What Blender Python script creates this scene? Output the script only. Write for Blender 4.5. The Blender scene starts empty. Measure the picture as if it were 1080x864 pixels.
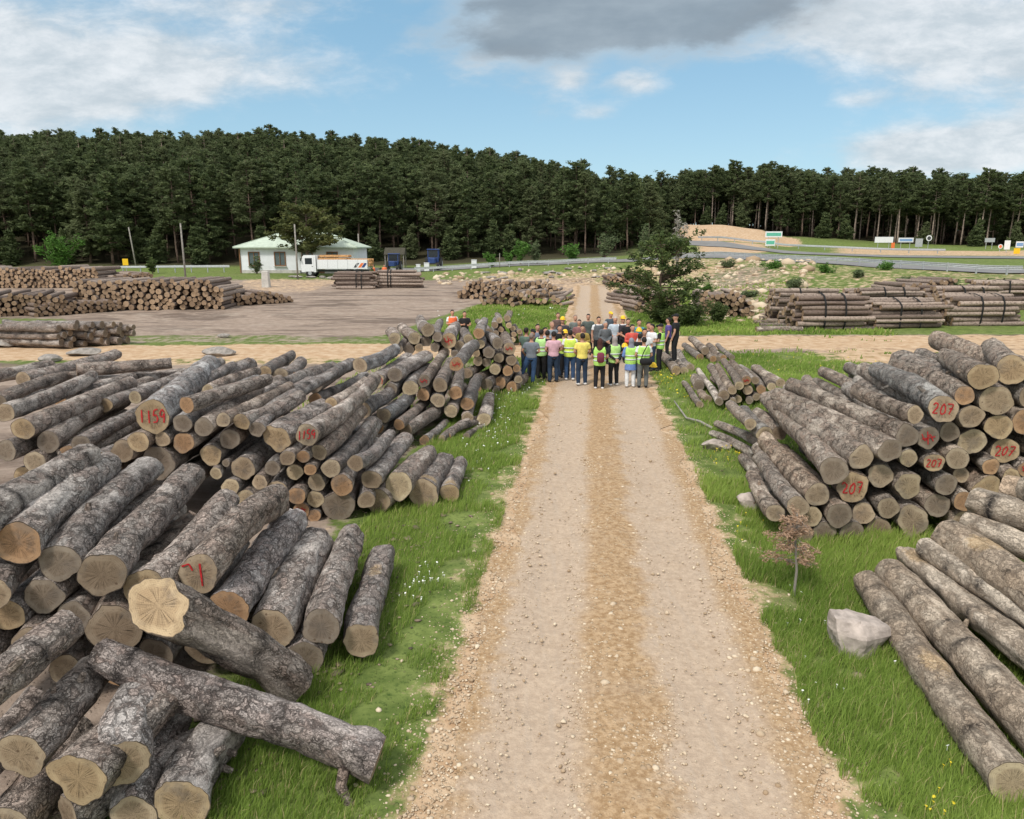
import bpy, math, random
import numpy as np
from mathutils import Vector, Matrix, Quaternion

# ------------------------------------------------------------------ camera, sky, sun, exposure
S = bpy.context.scene
COL = S.collection
F, PITCH, CAM_H = 770.0, math.radians(12.66), 4.65      # focal length in photo pixels, tilt down, drone height
cd = bpy.data.cameras.new('camera'); cam = bpy.data.objects.new('camera', cd); COL.objects.link(cam)
cam.location = (0, 0, CAM_H); cam.rotation_euler = (math.pi/2 - PITCH, 0, 0)
cd.sensor_width = 36; cd.lens = 36*F/1080; cd.clip_start = 0.05; cd.clip_end = 5000
S.camera = cam
S.view_settings.view_transform = 'Standard'; S.view_settings.look = 'None'
S.view_settings.exposure = 0.4; S.view_settings.gamma = 1.0; S.view_settings.use_curve_mapping = False
S.render.engine = 'CYCLES'
S.cycles.max_bounces = 5; S.cycles.diffuse_bounces = 3; S.cycles.glossy_bounces = 2
S.cycles.transparent_max_bounces = 4; S.cycles.use_denoising = True
SUN_EL, SUN_AZ = math.radians(52), math.radians(215)    # azimuth clockwise from +Y (camera forward): behind, to the left
SKY_STRENGTH = 0.13

def px_uv(px, py):
    zc = -(py-432)/F
    d = math.cos(PITCH)+zc*math.sin(PITCH)
    return (px-540)/F/d, (-math.sin(PITCH)+zc*math.cos(PITCH))/d

class NT:
    """small helper round a node tree"""
    def __init__(s, tree): s.t = tree; s.n = tree.nodes; s.l = tree.links
    def new(s, typ, **kw):
        n = s.n.new(typ)
        for k, v in kw.items(): setattr(n, k, v)
        return n
    def put(s, sock, v):
        if v is None: return
        if hasattr(v, 'is_output') : s.l.new(v, sock)
        else:
            try: sock.default_value = v
            except Exception: sock.default_value = tuple(v)+(1,)
    def m(s, op, a, b=None, c=None, clamp=False):
        n = s.new('ShaderNodeMath', operation=op, use_clamp=clamp)
        s.put(n.inputs[0], a); s.put(n.inputs[1], b); s.put(n.inputs[2], c)
        return n.outputs[0]
    def vm(s, op, a, b=None):
        n = s.new('ShaderNodeVectorMath', operation=op); s.put(n.inputs[0], a); s.put(n.inputs[1], b)
        return n.outputs['Value'] if op in ('LENGTH', 'DOT_PRODUCT') else n.outputs[0]
    def mix(s, f, a, b, blend='MIX'):
        n = s.new('ShaderNodeMix', data_type='RGBA', blend_type=blend)
        s.put(n.inputs[0], f); s.put(n.inputs[6], a if hasattr(a, 'is_output') else tuple(a)+(1,)*(4-len(a)))
        s.put(n.inputs[7], b if hasattr(b, 'is_output') else tuple(b)+(1,)*(4-len(b)))
        return n.outputs[2]
    def noise(s, vec, scale, detail=3, rough=.55, dist=0, out=0):
        n = s.new('ShaderNodeTexNoise'); s.put(n.inputs['Vector'], vec)
        n.inputs['Scale'].default_value = scale; n.inputs['Detail'].default_value = detail
        n.inputs['Roughness'].default_value = rough; n.inputs['Distortion'].default_value = dist
        return n.outputs[out]
    def vor(s, vec, scale, feature='F1', out='Distance', rnd=1):
        n = s.new('ShaderNodeTexVoronoi', feature=feature); s.put(n.inputs['Vector'], vec)
        n.inputs['Scale'].default_value = scale; n.inputs['Randomness'].default_value = rnd
        return n.outputs[out]
    def ss(s, x, a, b, lo=0, hi=1):
        n = s.new('ShaderNodeMapRange', interpolation_type='SMOOTHSTEP'); s.put(n.inputs[0], x)
        n.inputs[1].default_value = a; n.inputs[2].default_value = b
        n.inputs[3].default_value = lo; n.inputs[4].default_value = hi
        return n.outputs[0]
    def attr(s, name, out='Fac'):
        return s.new('ShaderNodeAttribute', attribute_name=name).outputs[out]
    def mapping(s, vec, scale, loc=(0, 0, 0)):
        n = s.new('ShaderNodeMapping'); s.put(n.inputs[0], vec); n.inputs[3].default_value = scale; s.put(n.inputs[1], loc)
        return n.outputs[0]

world = bpy.data.worlds.new('World'); S.world = world; world.use_nodes = True
w = NT(world.node_tree); w.n.clear()
sky = w.new('ShaderNodeTexSky', sky_type='NISHITA', sun_disc=False)
sky.sun_elevation = SUN_EL; sky.sun_rotation = SUN_AZ; sky.air_density = 1.0; sky.dust_density = 0.6; sky.ozone_density = 1.6
gen = w.new('ShaderNodeTexCoord').outputs['Generated']
sep = w.new('ShaderNodeSeparateXYZ'); w.l.new(gen, sep.inputs[0])
ysafe = w.m('MAXIMUM', sep.outputs[1], 0.05)
U = w.m('DIVIDE', sep.outputs[0], ysafe); V = w.m('DIVIDE', sep.outputs[2], ysafe)
wob = w.new('ShaderNodeCombineXYZ'); w.l.new(U, wob.inputs[0]); w.l.new(V, wob.inputs[1])
wv = w.mapping(wob.outputs[0], (1, 2.4, 1))
n1 = w.noise(wv, 3.4, 9, .6, .15); n2 = w.noise(wv, 13.0, 6, .65, .2)
def cloud_blob(px, py, rx, ry, amp):
    u0, v0 = px_uv(px, py)
    a = w.m('DIVIDE', w.m('SUBTRACT', U, u0), rx/785.); b = w.m('DIVIDE', w.m('SUBTRACT', V, v0), ry/785.)
    q = w.m('ADD', w.m('MULTIPLY', a, a), w.m('MULTIPLY', b, b))
    return w.m('MULTIPLY', w.m('EXPONENT', w.m('MULTIPLY', q, -1.0)), amp)
def total(blobs):
    t = 0.0
    for bl in blobs: t = w.m('ADD', cloud_blob(*bl), t)
    return t
WHITE = [(120, 85, 300, 34, .75), (40, 40, 260, 60, .6), (300, 5, 140, 14, .3), (-120, 90, 240, 90, .8), (960, 30, 200, 52, 1.0), (1150, 40, 180, 60, .6), (985, 162, 110, 26, 1.5), (1090, 140, 80, 18, .7),
         (603, 84, 24, 14, .75), (670, 87, 34, 15, .8), (632, 118, 30, 12, .62), (905, 106, 34, 10, .5), (540, 60, 60, 12, .4)]
DARK = [(640, 8, 160, 52, 1.4), (560, 38, 90, 22, .7), (740, -20, 130, 50, .8)]
wm = total(WHITE); dm = total(DARK)
rag = w.m('MULTIPLY', w.m('SUBTRACT', w.m('ADD', w.m('MULTIPLY', n1, .74), w.m('MULTIPLY', n2, .26)), .5), 2.6)
wmask = w.ss(w.m('ADD', wm, rag), .22, 1.0)
dmask = w.ss(w.m('ADD', dm, w.m('MULTIPLY', rag, 1.15)), .12, 1.15)
up = w.ss(sep.outputs[2], .34, .55)                       # unseen broken overcast added high above and behind to whiten the ambient light
back = w.ss(sep.outputs[1], .25, -.1)
gn = w.noise(gen, 2.2, 6, .6, .3)
high = w.m('MULTIPLY', w.m('MAXIMUM', up, back), w.ss(gn, .34, .5))
lift = w.ss(sep.outputs[2], 0, .3)
blue = w.mix(.7, sky.outputs[0], w.mix(lift, (2.3, 3.75, 4.5), (1.45, 2.85, 3.9)))       # mostly a set blue gradient over the sky model
c_white = w.mix(w.ss(n2, .3, .75), (3.4, 3.8, 4.1), (5.2, 5.35, 5.5))
c_dark = w.mix(w.ss(w.m('ADD', w.m('MULTIPLY', n1, .6), w.m('MULTIPLY', dmask, .4)), .45, .78), (3.1, 3.55, 3.9), (1.5, 1.85, 2.2))
col = w.mix(w.m('MULTIPLY', wmask, .9), blue, c_white)
col = w.mix(w.m('MULTIPLY', dmask, .92), col, c_dark)
col = w.mix(w.m('MULTIPLY', high, .9), col, (6.6, 6.6, 6.55))
bg = w.new('ShaderNodeBackground'); w.l.new(col, bg.inputs[0]); bg.inputs[1].default_value = SKY_STRENGTH
wo = w.new('ShaderNodeOutputWorld'); w.l.new(bg.outputs[0], wo.inputs[0])

sd = bpy.data.lights.new('sun', 'SUN'); sd.energy = 2.2; sd.angle = math.radians(10); sd.color = (1, .95, .88)
sun = bpy.data.objects.new('sun', sd); COL.objects.link(sun)
sdir = Vector((math.sin(SUN_AZ)*math.cos(SUN_EL), math.cos(SUN_AZ)*math.cos(SUN_EL), math.sin(SUN_EL)))
sun.rotation_euler = sdir.to_track_quat('Z', 'Y').to_euler(); sun.location = sdir*80

# ------------------------------------------------------------------ geometry helpers
def rayd(px, py):
    z = -(py-432)/F
    return np.array([(px-540)/F, math.cos(PITCH)+z*math.sin(PITCH), -math.sin(PITCH)+z*math.cos(PITCH)])
def G(px, py, z=0.0):                                  # the point of the place seen at this spot, at height z
    r = rayd(px, py); t = (z-CAM_H)/r[2]
    return np.array([r[0]*t, r[1]*t, z])
def atY(px, py, Y):
    r = rayd(px, py); t = Y/r[1]
    return np.array([r[0]*t, Y, CAM_H+r[2]*t])
def onplane(px, py, a, b):
    r = rayd(px, py); nx, ny = b[1]-a[1], -(b[0]-a[0])
    t = (nx*a[0]+ny*a[1])/(nx*r[0]+ny*r[1])
    return np.array([r[0]*t, r[1]*t, CAM_H+r[2]*t])
def depth(p): return p[1]*math.cos(PITCH)+(CAM_H-p[2])*math.sin(PITCH)

def _hash(i, j, k, seed):
    h = (i*374761393 + j*668265263 + k*2147483647 + seed*1274126177) & 0xffffffff
    h = ((h ^ (h >> 13))*1274126177) & 0xffffffff
    return ((h ^ (h >> 16)) & 0xffff)/65535.0
def vnoise(p, seed=0):                                 # value noise 0..1, p is (n,3)
    p = np.asarray(p, float); i = np.floor(p).astype(np.int64); f = p-i; f = f*f*(3-2*f)
    out = 0
    for a in (0, 1):
        for b in (0, 1):
            for c in (0, 1):
                wgt = (f[:, 0] if a else 1-f[:, 0])*(f[:, 1] if b else 1-f[:, 1])*(f[:, 2] if c else 1-f[:, 2])
                out = out+wgt*_hash(i[:, 0]+a, i[:, 1]+b, i[:, 2]+c, seed)
    return out
def fbm(p, seed=0, octv=3):
    t, a, s = 0, .5, 1.0
    for o in range(octv):
        t = t+a*vnoise(np.asarray(p)*s, seed+o); a *= .5; s *= 2.03
    return t/(1-.5**octv)
def smooth(x, a, b):
    t = np.clip((x-a)/(b-a), 0, 1); return t*t*(3-2*t)

class MB:
    """collects vertices and faces, then links them as ONE mesh object"""
    def __init__(s): s.v = []; s.f = []; s.mi = []; s.n = 0; s.at = {}
    def add(s, v, f, mi=0, **at):
        v = np.asarray(v, float).reshape(-1, 3)
        s.v.append(v); s.f.extend([tuple(int(q)+s.n for q in t) for t in f]); s.mi.extend([mi]*len(f))
        for k, a in at.items(): s.at.setdefault(k, []).append(np.broadcast_to(np.asarray(a, float), (len(v),)).copy())
        s.n += len(v); return s
    def box(s, c, size, rz=0, mi=0, taper=1.0, bev=0.0):
        sx, sy, sz = [q/2 for q in size]
        if bev > 0:
            b = bev
            prof = [(-sz, sx-b, sy-b), (-sz+b, sx, sy), (sz-b, sx*taper, sy*taper), (sz, (sx-b)*taper, (sy-b)*taper)]
            vs, fs = [], []
            for z, x, y in prof:
                k = min(b, x*.5, y*.5)
                vs += [(-x+k, -y, z), (x-k, -y, z), (x, -y+k, z), (x, y-k, z), (x-k, y, z), (-x+k, y, z), (-x, y-k, z), (-x, -y+k, z)]
            for r in range(3):
                for i in range(8): fs.append((r*8+i, r*8+(i+1) % 8, (r+1)*8+(i+1) % 8, (r+1)*8+i))
            fs += [tuple(range(7, -1, -1)), tuple(range(24, 32))]
        else:
            vs = [(-sx, -sy, -sz), (sx, -sy, -sz), (sx, sy, -sz), (-sx, sy, -sz)] + [(x*taper, y*taper, sz) for x, y in ((-sx, -sy), (sx, -sy), (sx, sy), (-sx, sy))]
            fs = [(3, 2, 1, 0), (4, 5, 6, 7), (0, 1, 5, 4), (1, 2, 6, 5), (2, 3, 7, 6), (3, 0, 4, 7)]
        v = np.array(vs); ca, sa = math.cos(rz), math.sin(rz)
        v = np.stack([v[:, 0]*ca-v[:, 1]*sa, v[:, 0]*sa+v[:, 1]*ca, v[:, 2]], 1)+np.array(c)
        return s.add(v, fs, mi)
    def tube(s, pts, rad, n=8, mi=0, cap=True, **at):
        pts = np.asarray(pts, float); rad = np.broadcast_to(np.asarray(rad, float), (len(pts),))
        d = np.gradient(pts, axis=0); d /= np.maximum(np.linalg.norm(d, axis=1, keepdims=True), 1e-9)
        ref = np.array([0, 0, 1.]) if abs(d[0][2]) < .9 else np.array([1., 0, 0])
        a = np.cross(d, ref); a /= np.maximum(np.linalg.norm(a, axis=1, keepdims=True), 1e-9); b = np.cross(d, a)
        th = np.arange(n)*2*math.pi/n
        v = pts[:, None, :]+rad[:, None, None]*(a[:, None, :]*np.cos(th)[None, :, None]+b[:, None, :]*np.sin(th)[None, :, None])
        fs = [(r*n+(i+1) % n, r*n+i, (r+1)*n+i, (r+1)*n+(i+1) % n) for r in range(len(pts)-1) for i in range(n)]
        if cap: fs += [tuple(range(n)), tuple(range(len(pts)*n-1, (len(pts)-1)*n-1, -1))]
        return s.add(v.reshape(-1, 3), fs, mi, **at)
    def loft(s, rings, mi=0):                          # rings: (cx,cy,cz,rx,ry) horizontal ellipses
        n = 14; th = np.arange(n)*2*math.pi/n; vs = []
        for cx, cy, cz, rx, ry in rings: vs.append(np.stack([cx+rx*np.cos(th), cy+ry*np.sin(th), np.full(n, cz)], 1))
        fs = [(r*n+i, r*n+(i+1) % n, (r+1)*n+(i+1) % n, (r+1)*n+i) for r in range(len(rings)-1) for i in range(n)]
        fs += [tuple(range(n-1, -1, -1)), tuple(range((len(rings)-1)*n, len(rings)*n))]
        return s.add(np.concatenate(vs), fs, mi)
    def mesh(s, name, mats, smooth_=False):
        me = bpy.data.meshes.new(name)
        v = np.concatenate(s.v) if s.v else np.zeros((0, 3))
        fast_fill(me, v, s.f)
        for m_ in (mats if isinstance(mats, (list, tuple)) else [mats]): me.materials.append(m_)
        if len(s.f) and max(s.mi) > 0: me.polygons.foreach_set('material_index', np.array(s.mi, np.int32))
        for k, a in s.at.items():
            A = me.attributes.new(k, 'FLOAT', 'POINT'); A.data.foreach_set('value', np.concatenate(a).astype(np.float32))
        me.polygons.foreach_set('use_smooth', np.full(len(me.polygons), bool(smooth_)))
        me.update(); return me
    def build(s, name, mats, parent=None, smooth_=False, loc=None):
        o = bpy.data.objects.new(name, s.mesh(name, mats, smooth_)); COL.objects.link(o)
        if parent is not None: o.parent = parent
        if loc is not None: o.location = loc
        return o
def fast_fill(me, v, faces):
    """faces: list of tuples or an (n,k) array"""
    if isinstance(faces, np.ndarray):
        n, k = faces.shape; idx = faces.reshape(-1); tot = np.full(n, k, np.int32)
    else:
        tot = np.array([len(f) for f in faces], np.int32); idx = np.fromiter((q for f in faces for q in f), np.int32, int(tot.sum()))
        n = len(tot)
    me.vertices.add(len(v)); me.vertices.foreach_set('co', np.asarray(v, np.float32).reshape(-1))
    me.loops.add(len(idx)); me.loops.foreach_set('vertex_index', idx.astype(np.int32))
    me.polygons.add(n)
    st = np.zeros(n, np.int32); st[1:] = np.cumsum(tot)[:-1]
    me.polygons.foreach_set('loop_start', st); me.polygons.foreach_set('loop_total', tot)
    me.update(calc_edges=True); me.validate()
def fattr(me, name, arr, dom='POINT'):
    A = me.attributes.new(name, 'FLOAT', dom); A.data.foreach_set('value', np.asarray(arr, np.float32))
def tag(o, label=None, cat=None, group=None, kind=None):
    if label: o['label'] = label
    if cat: o['category'] = cat
    if group: o['group'] = group
    if kind: o['kind'] = kind
    return o
def empty(name, loc=(0, 0, 0), rz=0):
    o = bpy.data.objects.new(name, None); COL.objects.link(o); o.location = loc; o.rotation_euler = (0, 0, rz); o.empty_display_size = .2
    return o
def dup_tree(o, parent=None):
    c = o.copy(); COL.objects.link(c)
    if parent is not None: c.parent = parent
    for ch in list(o.children): dup_tree(ch, c)
    return c
def ordinal(n):
    W = 'zeroth first second third fourth fifth sixth seventh eighth ninth tenth eleventh twelfth thirteenth fourteenth fifteenth sixteenth seventeenth eighteenth nineteenth twentieth'.split()
    if n <= 20: return W[n]
    T = {2: 'twenty', 3: 'thirty', 4: 'forty', 5: 'fifty', 6: 'sixty', 7: 'seventy', 8: 'eighty', 9: 'ninety'}
    t, u = divmod(n, 10)
    if n >= 100: return 'hundred-and-'+ordinal(n-100) if n > 100 else 'hundredth'
    return T[t]+'-'+W[u] if u else T[t][:-1]+'ieth'
RNG = np.random.default_rng(7)
# ------------------------------------------------------------------ materials
def mat(name):
    m = bpy.data.materials.new(name); m.use_nodes = True
    t = NT(m.node_tree); p = t.n['Principled BSDF']; p.inputs['Specular IOR Level'].default_value = .25
    return m, t, p
def simple(name, col, rough=.7, metal=0, var=.12, scale=6, bump=0, spec=.3):
    m, t, p = mat(name)
    tc = t.new('ShaderNodeTexCoord').outputs['Object']
    n = t.noise(tc, scale, 4, .6)
    k = t.ss(n, .3, .7, 1-var, 1+var)
    c = t.mix(1.0, col, k, 'MULTIPLY')
    t.l.new(c, p.inputs['Base Color']); p.inputs['Roughness'].default_value = rough; p.inputs['Metallic'].default_value = metal
    p.inputs['Specular IOR Level'].default_value = spec
    if bump:
        b = t.new('ShaderNodeBump'); b.inputs['Strength'].default_value = bump; b.inputs['Distance'].default_value = .02
        t.l.new(n, b.inputs['Height']); t.l.new(b.outputs[0], p.inputs['Normal'])
    return m

def ground_like(name, mode):
    """ground, road and yard share this earth, so that their borders run into each other"""
    m, t, p = mat(name)
    pos = t.new('ShaderNodeNewGeometry').outputs['Position']
    big = t.noise(pos, .35, 4, .6); mid = t.noise(pos, 2.2, 5, .62); fine = t.noise(pos, 14, 5, .65); grit = t.noise(pos, 60, 3, .6)
    # sandy dirt
    sand = t.mix(t.ss(mid, .32, .7), (.42, .27, .155), (.56, .42, .285))
    sand = t.mix(t.m('MULTIPLY', t.ss(fine, .5, .75), .5), sand, (.30, .19, .105))
    pv = t.vor(pos, 17, 'F1'); pc = t.vor(pos, 17, 'F1', 'Color')
    stone = t.m('MULTIPLY', t.ss(pv, .34, .22), t.ss(t.noise(pos, 5, 3), .42, .6))
    if mode == 'road':
        lat = t.attr('lat'); wob = t.m('ADD', t.m('MULTIPLY', t.m('SUBTRACT', big, .5), .5), t.m('MULTIPLY', t.m('SUBTRACT', mid, .5), .25))
        al = t.m('ABSOLUTE', t.m('ADD', lat, wob))
        tr = t.ss(t.m('ABSOLUTE', t.m('SUBTRACT', al, .90)), .80, .26)      # the two wheel tracks
        packed = t.mix(t.ss(fine, .35, .7), (.40, .305, .225), (.50, .39, .29))
        streak = t.noise(t.mapping(pos, (9, .5, 1)), 1.0, 4, .6)
        packed = t.mix(t.m('MULTIPLY', t.ss(streak, .5, .72), .35), packed, (.41, .34, .275))
        trn = t.ss(t.m('ADD', tr, t.m('MULTIPLY', t.m('SUBTRACT', mid, .5), 1.7)), .12, .95)
        sand = t.mix(t.ss(fine, .35, .65), (.30, .19, .10), (.47, .33, .20))
        sand = t.mix(t.m('MULTIPLY', t.ss(grit, .52, .7), .6), sand, (.24, .15, .085))
        sand = t.mix(trn, sand, packed)
        stone = t.m('MULTIPLY', stone, t.m('SUBTRACT', 1.0, t.m('MULTIPLY', trn, .85)))
    scol = t.mix(t.ss(pc, 0, 1), (.36, .25, .15), (.62, .50, .36))
    sand = t.mix(t.m('MULTIPLY', stone, .8), sand, scol)
    # grey-brown yard earth with churned streaks
    st2 = t.noise(t.mapping(pos, (.10, .30, 1), (3, 7, 0)), 1.0, 6, .66, 1.2)
    yard = t.mix(t.ss(mid, .3, .7), (.265, .20, .155), (.36, .285, .23))
    yard = t.mix(t.m('MULTIPLY', t.ss(st2, .46, .62), .85), yard, (.125, .093, .075))
    yard = t.mix(t.m('MULTIPLY', t.ss(big, .55, .75), .5), yard, (.42, .355, .29))
    yard = t.mix(t.m('MULTIPLY', t.ss(fine, .5, .7), .3), yard, (.16, .125, .10))
    hgt = t.m('ADD', t.m('MULTIPLY', fine, .6), t.m('ADD', t.m('MULTIPLY', grit, .22), t.m('MULTIPLY', stone, .5)))
    if mode == 'road':
        base = t.mix(t.m('MULTIPLY', t.ss(t.noise(pos, 30, 4, .7), .55, .75), .45), sand, (.26, .185, .125)); base = t.mix(t.m('MULTIPLY', t.ss(t.noise(pos, .8, 4, .65), .5, .7), .25), base, (.36, .29, .23))
    else:
        d = t.attr('dirt'); y = t.attr('yard')
        ragg = t.m('MULTIPLY', t.m('SUBTRACT', t.m('ADD', t.m('MULTIPLY', mid, .6), t.m('ADD', t.m('MULTIPLY', fine, .25), t.m('MULTIPLY', big, .25))), .55), 1.5)
        gcol = t.mix(t.ss(mid, .35, .65), (.10, .14, .035), (.18, .225, .065))
        gcol = t.mix(t.m('MULTIPLY', t.ss(big, .5, .72), .55), gcol, (.20, .20, .09))
        gcol = t.mix(t.ss(fine, .5, .72), gcol, (.05, .085, .02))
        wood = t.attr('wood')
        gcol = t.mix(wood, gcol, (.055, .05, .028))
        ym = t.ss(t.m('ADD', y, ragg), .35, .62); dm_ = t.ss(t.m('ADD', d, ragg), .38, .6)
        base = t.mix(ym, gcol, yard); base = t.mix(dm_, base, sand)
    t.l.new(base, p.inputs['Base Color']); p.inputs['Roughness'].default_value = .95; p.inputs['Specular IOR Level'].default_value = .1
    b = t.new('ShaderNodeBump'); b.inputs['Strength'].default_value = .8; b.inputs['Distance'].default_value = .035
    t.l.new(hgt, b.inputs['Height']); t.l.new(b.outputs[0], p.inputs['Normal'])
    return m
M_ground = ground_like('meadow_earth', 'ground'); M_road = ground_like('sandy_road', 'road')

def bark_mat(name, plates, lo, hi, crack, peel, cr=1.0):
    m, t, p = mat(name)
    oc = t.new('ShaderNodeTexCoord').outputs['Object']; oi = t.new('ShaderNodeObjectInfo')
    off = t.vm('SCALE', (13.7, 7.1, 31.0)); 
    comb = t.new('ShaderNodeCombineXYZ'); 
    for i, k in enumerate((41., 17., 73.)): t.l.new(t.m('MULTIPLY', oi.outputs['Random'], k), comb.inputs[i])
    v0 = t.vm('ADD', oc, comb.outputs[0])
    warp = t.noise(v0, 7, 3, .6, out=1)
    v = t.vm('ADD', v0, t.vm('MULTIPLY', t.vm('SUBTRACT', warp, (.5, .5, .5)), (.20, .20, .20)))
    v = t.vm('ADD', v, t.vm('MULTIPLY', t.vm('SUBTRACT', t.noise(v0, 28, 3, .6, out=1), (.5, .5, .5)), (.05, .05, .05)))
    vs = t.mapping(v, (1, 1, .42))
    e1 = t.vor(vs, plates, 'DISTANCE_TO_EDGE'); cellc = t.vor(vs, plates, 'F1', 'Color')
    e2 = t.vor(vs, plates*2.7, 'DISTANCE_TO_EDGE')
    nb = t.noise(v, 3.2, 5, .65); nf = t.noise(v, 26, 4, .7); grain = t.noise(t.mapping(v, (30, 30, 2.2)), 1.0, 4, .6)
    c = t.mix(t.ss(nb, .3, .7), lo, hi)
    c = t.mix(t.m('MULTIPLY', t.ss(cellc, .2, .9), .5), c, peel)
    c = t.mix(t.m('MULTIPLY', t.ss(nf, .46, .68), .5), c, tuple(q*.42 for q in lo))
    # bare grey wood where the bark is gone: long grain
    bare = t.ss(t.m('ADD', t.noise(t.mapping(v0, (1.6, 1.6, .7)), 1.6, 3, .5), t.m('MULTIPLY', t.m('SUBTRACT', oi.outputs['Random'], .5), .14)), .575, .64)
    c = t.mix(bare, c, t.mix(t.ss(grain, .36, .62), tuple(q*.5 for q in hi), tuple(min(1, q*1.15) for q in hi)))
    gate = t.ss(t.noise(v0, 6.5, 3, .6), .33, .55)
    ck = t.m('MULTIPLY', t.m('MULTIPLY', t.ss(t.m('ADD', e1, t.m('MULTIPLY', t.m('SUBTRACT', nf, .5), .34)), .12, -.01), gate), t.m('SUBTRACT', 1.0, t.m('MULTIPLY', bare, .8)))
    pit = t.ss(t.noise(t.mapping(v0, (1, 1, .6)), 34, 3, .6), .615, .70)
    ck2 = t.m('MAXIMUM', t.m('MULTIPLY', pit, .75), t.m('MULTIPLY', t.ss(t.m('ADD', e2, t.m('MULTIPLY', t.m('SUBTRACT', nf, .5), .3)), .08, .0), .6))
    ck2 = t.m('MULTIPLY', ck2, t.m('SUBTRACT', 1.0, t.m('MULTIPLY', bare, .6)))
    ck = t.m('MULTIPLY', t.m('MAXIMUM', ck, ck2), cr)
    c = t.mix(t.m('MULTIPLY', ck, .74), c, crack)
    ring = t.attr('ring')
    c = t.mix(t.m('MULTIPLY', ring, t.ss(t.m('ADD', nf, t.m('MULTIPLY', nb, .6)), .6, .85)), c, (.035, .032, .032))
    oc_ = oi.outputs['Color']
    c = t.mix(1.0, c, oc_, 'MULTIPLY')
    saw = t.attr('sawdust')
    c = t.mix(t.m('MULTIPLY', t.ss(t.m('ADD', saw, t.m('ADD', t.m('SUBTRACT', nf, .5), t.m('MULTIPLY', t.m('SUBTRACT', nb, .5), 1.6))), .5, .85), .8), c, t.mix(t.ss(t.noise(v, 60, 2), .35, .65), (.36, .23, .12), (.60, .46, .29)))
    t.l.new(c, p.inputs['Base Color']); p.inputs['Roughness'].default_value = .92; p.inputs['Specular IOR Level'].default_value = .12
    h = t.m('ADD', t.m('MULTIPLY', ck, -1.0), t.m('ADD', t.m('MULTIPLY', nf, .55), t.m('ADD', t.m('MULTIPLY', t.ss(cellc, 0, 1), .5), t.m('MULTIPLY', grain, .25))))
    b = t.new('ShaderNodeBump'); b.inputs['Strength'].default_value = 1.0; b.inputs['Distance'].default_value = .024
    t.l.new(h, b.inputs['Height']); t.l.new(b.outputs[0], p.inputs['Normal'])
    return m
M_bark = bark_mat('pine_bark', 13, (.31, .285, .265), (.58, .545, .51), (.018, .014, .012), (.42, .325, .28))
M_peel = bark_mat('peeled_bark', 7, (.37, .315, .26), (.58, .51, .43), (.08, .06, .045), (.50, .40, .31), .65)
M_trunk = simple('standing_trunk_bark', (.15, .105, .08), .95, var=.45, scale=2.5)

m, t, p = mat('sawn_wood'); M_cut = m
oc = t.new('ShaderNodeTexCoord').outputs['Object']; oi = t.new('ShaderNodeObjectInfo')
rad = t.attr('rad')
rnd = t.new('ShaderNodeCombineXYZ'); [t.l.new(t.m('MULTIPLY', oi.outputs['Random'], k), rnd.inputs[i]) for i, k in enumerate((37., 91., 23.))]
v0 = t.vm('ADD', oc, rnd.outputs[0])
nb = t.noise(v0, 4.5, 4, .6); nf = t.noise(v0, 38, 4, .6)
dirn = t.vm('NORMALIZE', oc)
radial = t.noise(t.vm('ADD', t.vm('MULTIPLY', dirn, (1, 1, 1)), rnd.outputs[0]), 6.5, 4, .7)
rw = t.m('ADD', rad, t.m('MULTIPLY', t.m('SUBTRACT', nb, .5), .16))
rings = t.m('SINE', t.m('MULTIPLY', rw, 85.0))
base = oi.outputs['Color']
c = t.mix(t.ss(nb, .3, .72), t.mix(1.0, base, (.70, .68, .66), 'MULTIPLY'), base)
heart = t.ss(rw, .78, .62)
c = t.mix(t.m('MULTIPLY', heart, .6), c, t.mix(1.0, base, (.66, .60, .56), 'MULTIPLY'))
c = t.mix(t.m('MULTIPLY', t.m('MULTIPLY', t.ss(rings, -.2, 1), .22), t.ss(nf, .3, .6)), c, (.12, .075, .04))
c = t.mix(t.m('MULTIPLY', t.ss(radial, .56, .74), .07), c, (.46, .38, .29))
wv_ = t.new('ShaderNodeTexWave'); t.l.new(v0, wv_.inputs['Vector']); wv_.inputs['Scale'].default_value = 26; wv_.inputs['Distortion'].default_value = 3.0; wv_.inputs['Detail'].default_value = 3
c = t.mix(t.m('MULTIPLY', t.ss(wv_.outputs['Fac'], .55, .9), .16), c, (.13, .09, .06))
stain = t.ss(t.noise(v0, 2.6, 4, .65), .50, .68)
c = t.mix(t.m('MULTIPLY', stain, .6), c, (.15, .125, .105))
ck = t.m('MULTIPLY', t.ss(t.m('ABSOLUTE', t.m('SUBTRACT', radial, .5)), .016, .004), t.m('MULTIPLY', t.ss(rad, .02, .12), t.ss(t.m('ADD', rad, t.m('MULTIPLY', nb, .5)), 1.05, .75)))
c = t.mix(t.m('MULTIPLY', ck, .8), c, (.035, .025, .018))
c = t.mix(t.m('MULTIPLY', t.ss(nf, .56, .72), .5), c, (.10, .07, .045))
knot = t.m('MULTIPLY', t.ss(t.vor(v0, 9, 'F1'), .16, .09), t.ss(t.noise(v0, 3, 1), .52, .56))
c = t.mix(t.m('MULTIPLY', knot, .7), c, (.09, .055, .035))
c = t.mix(t.ss(rw, .95, .995), c, (.075, .058, .045))
t.l.new(c, p.inputs['Base Color']); p.inputs['Roughness'].default_value = .85; p.inputs['Specular IOR Level'].default_value = .15
b = t.new('ShaderNodeBump'); b.inputs['Strength'].default_value = .5; b.inputs['Distance'].default_value = .006
t.l.new(t.m('SUBTRACT', t.m('MULTIPLY', nf, .5), t.m('MULTIPLY', ck, 1.5)), b.inputs['Height']); t.l.new(b.outputs[0], p.inputs['Normal'])

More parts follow.
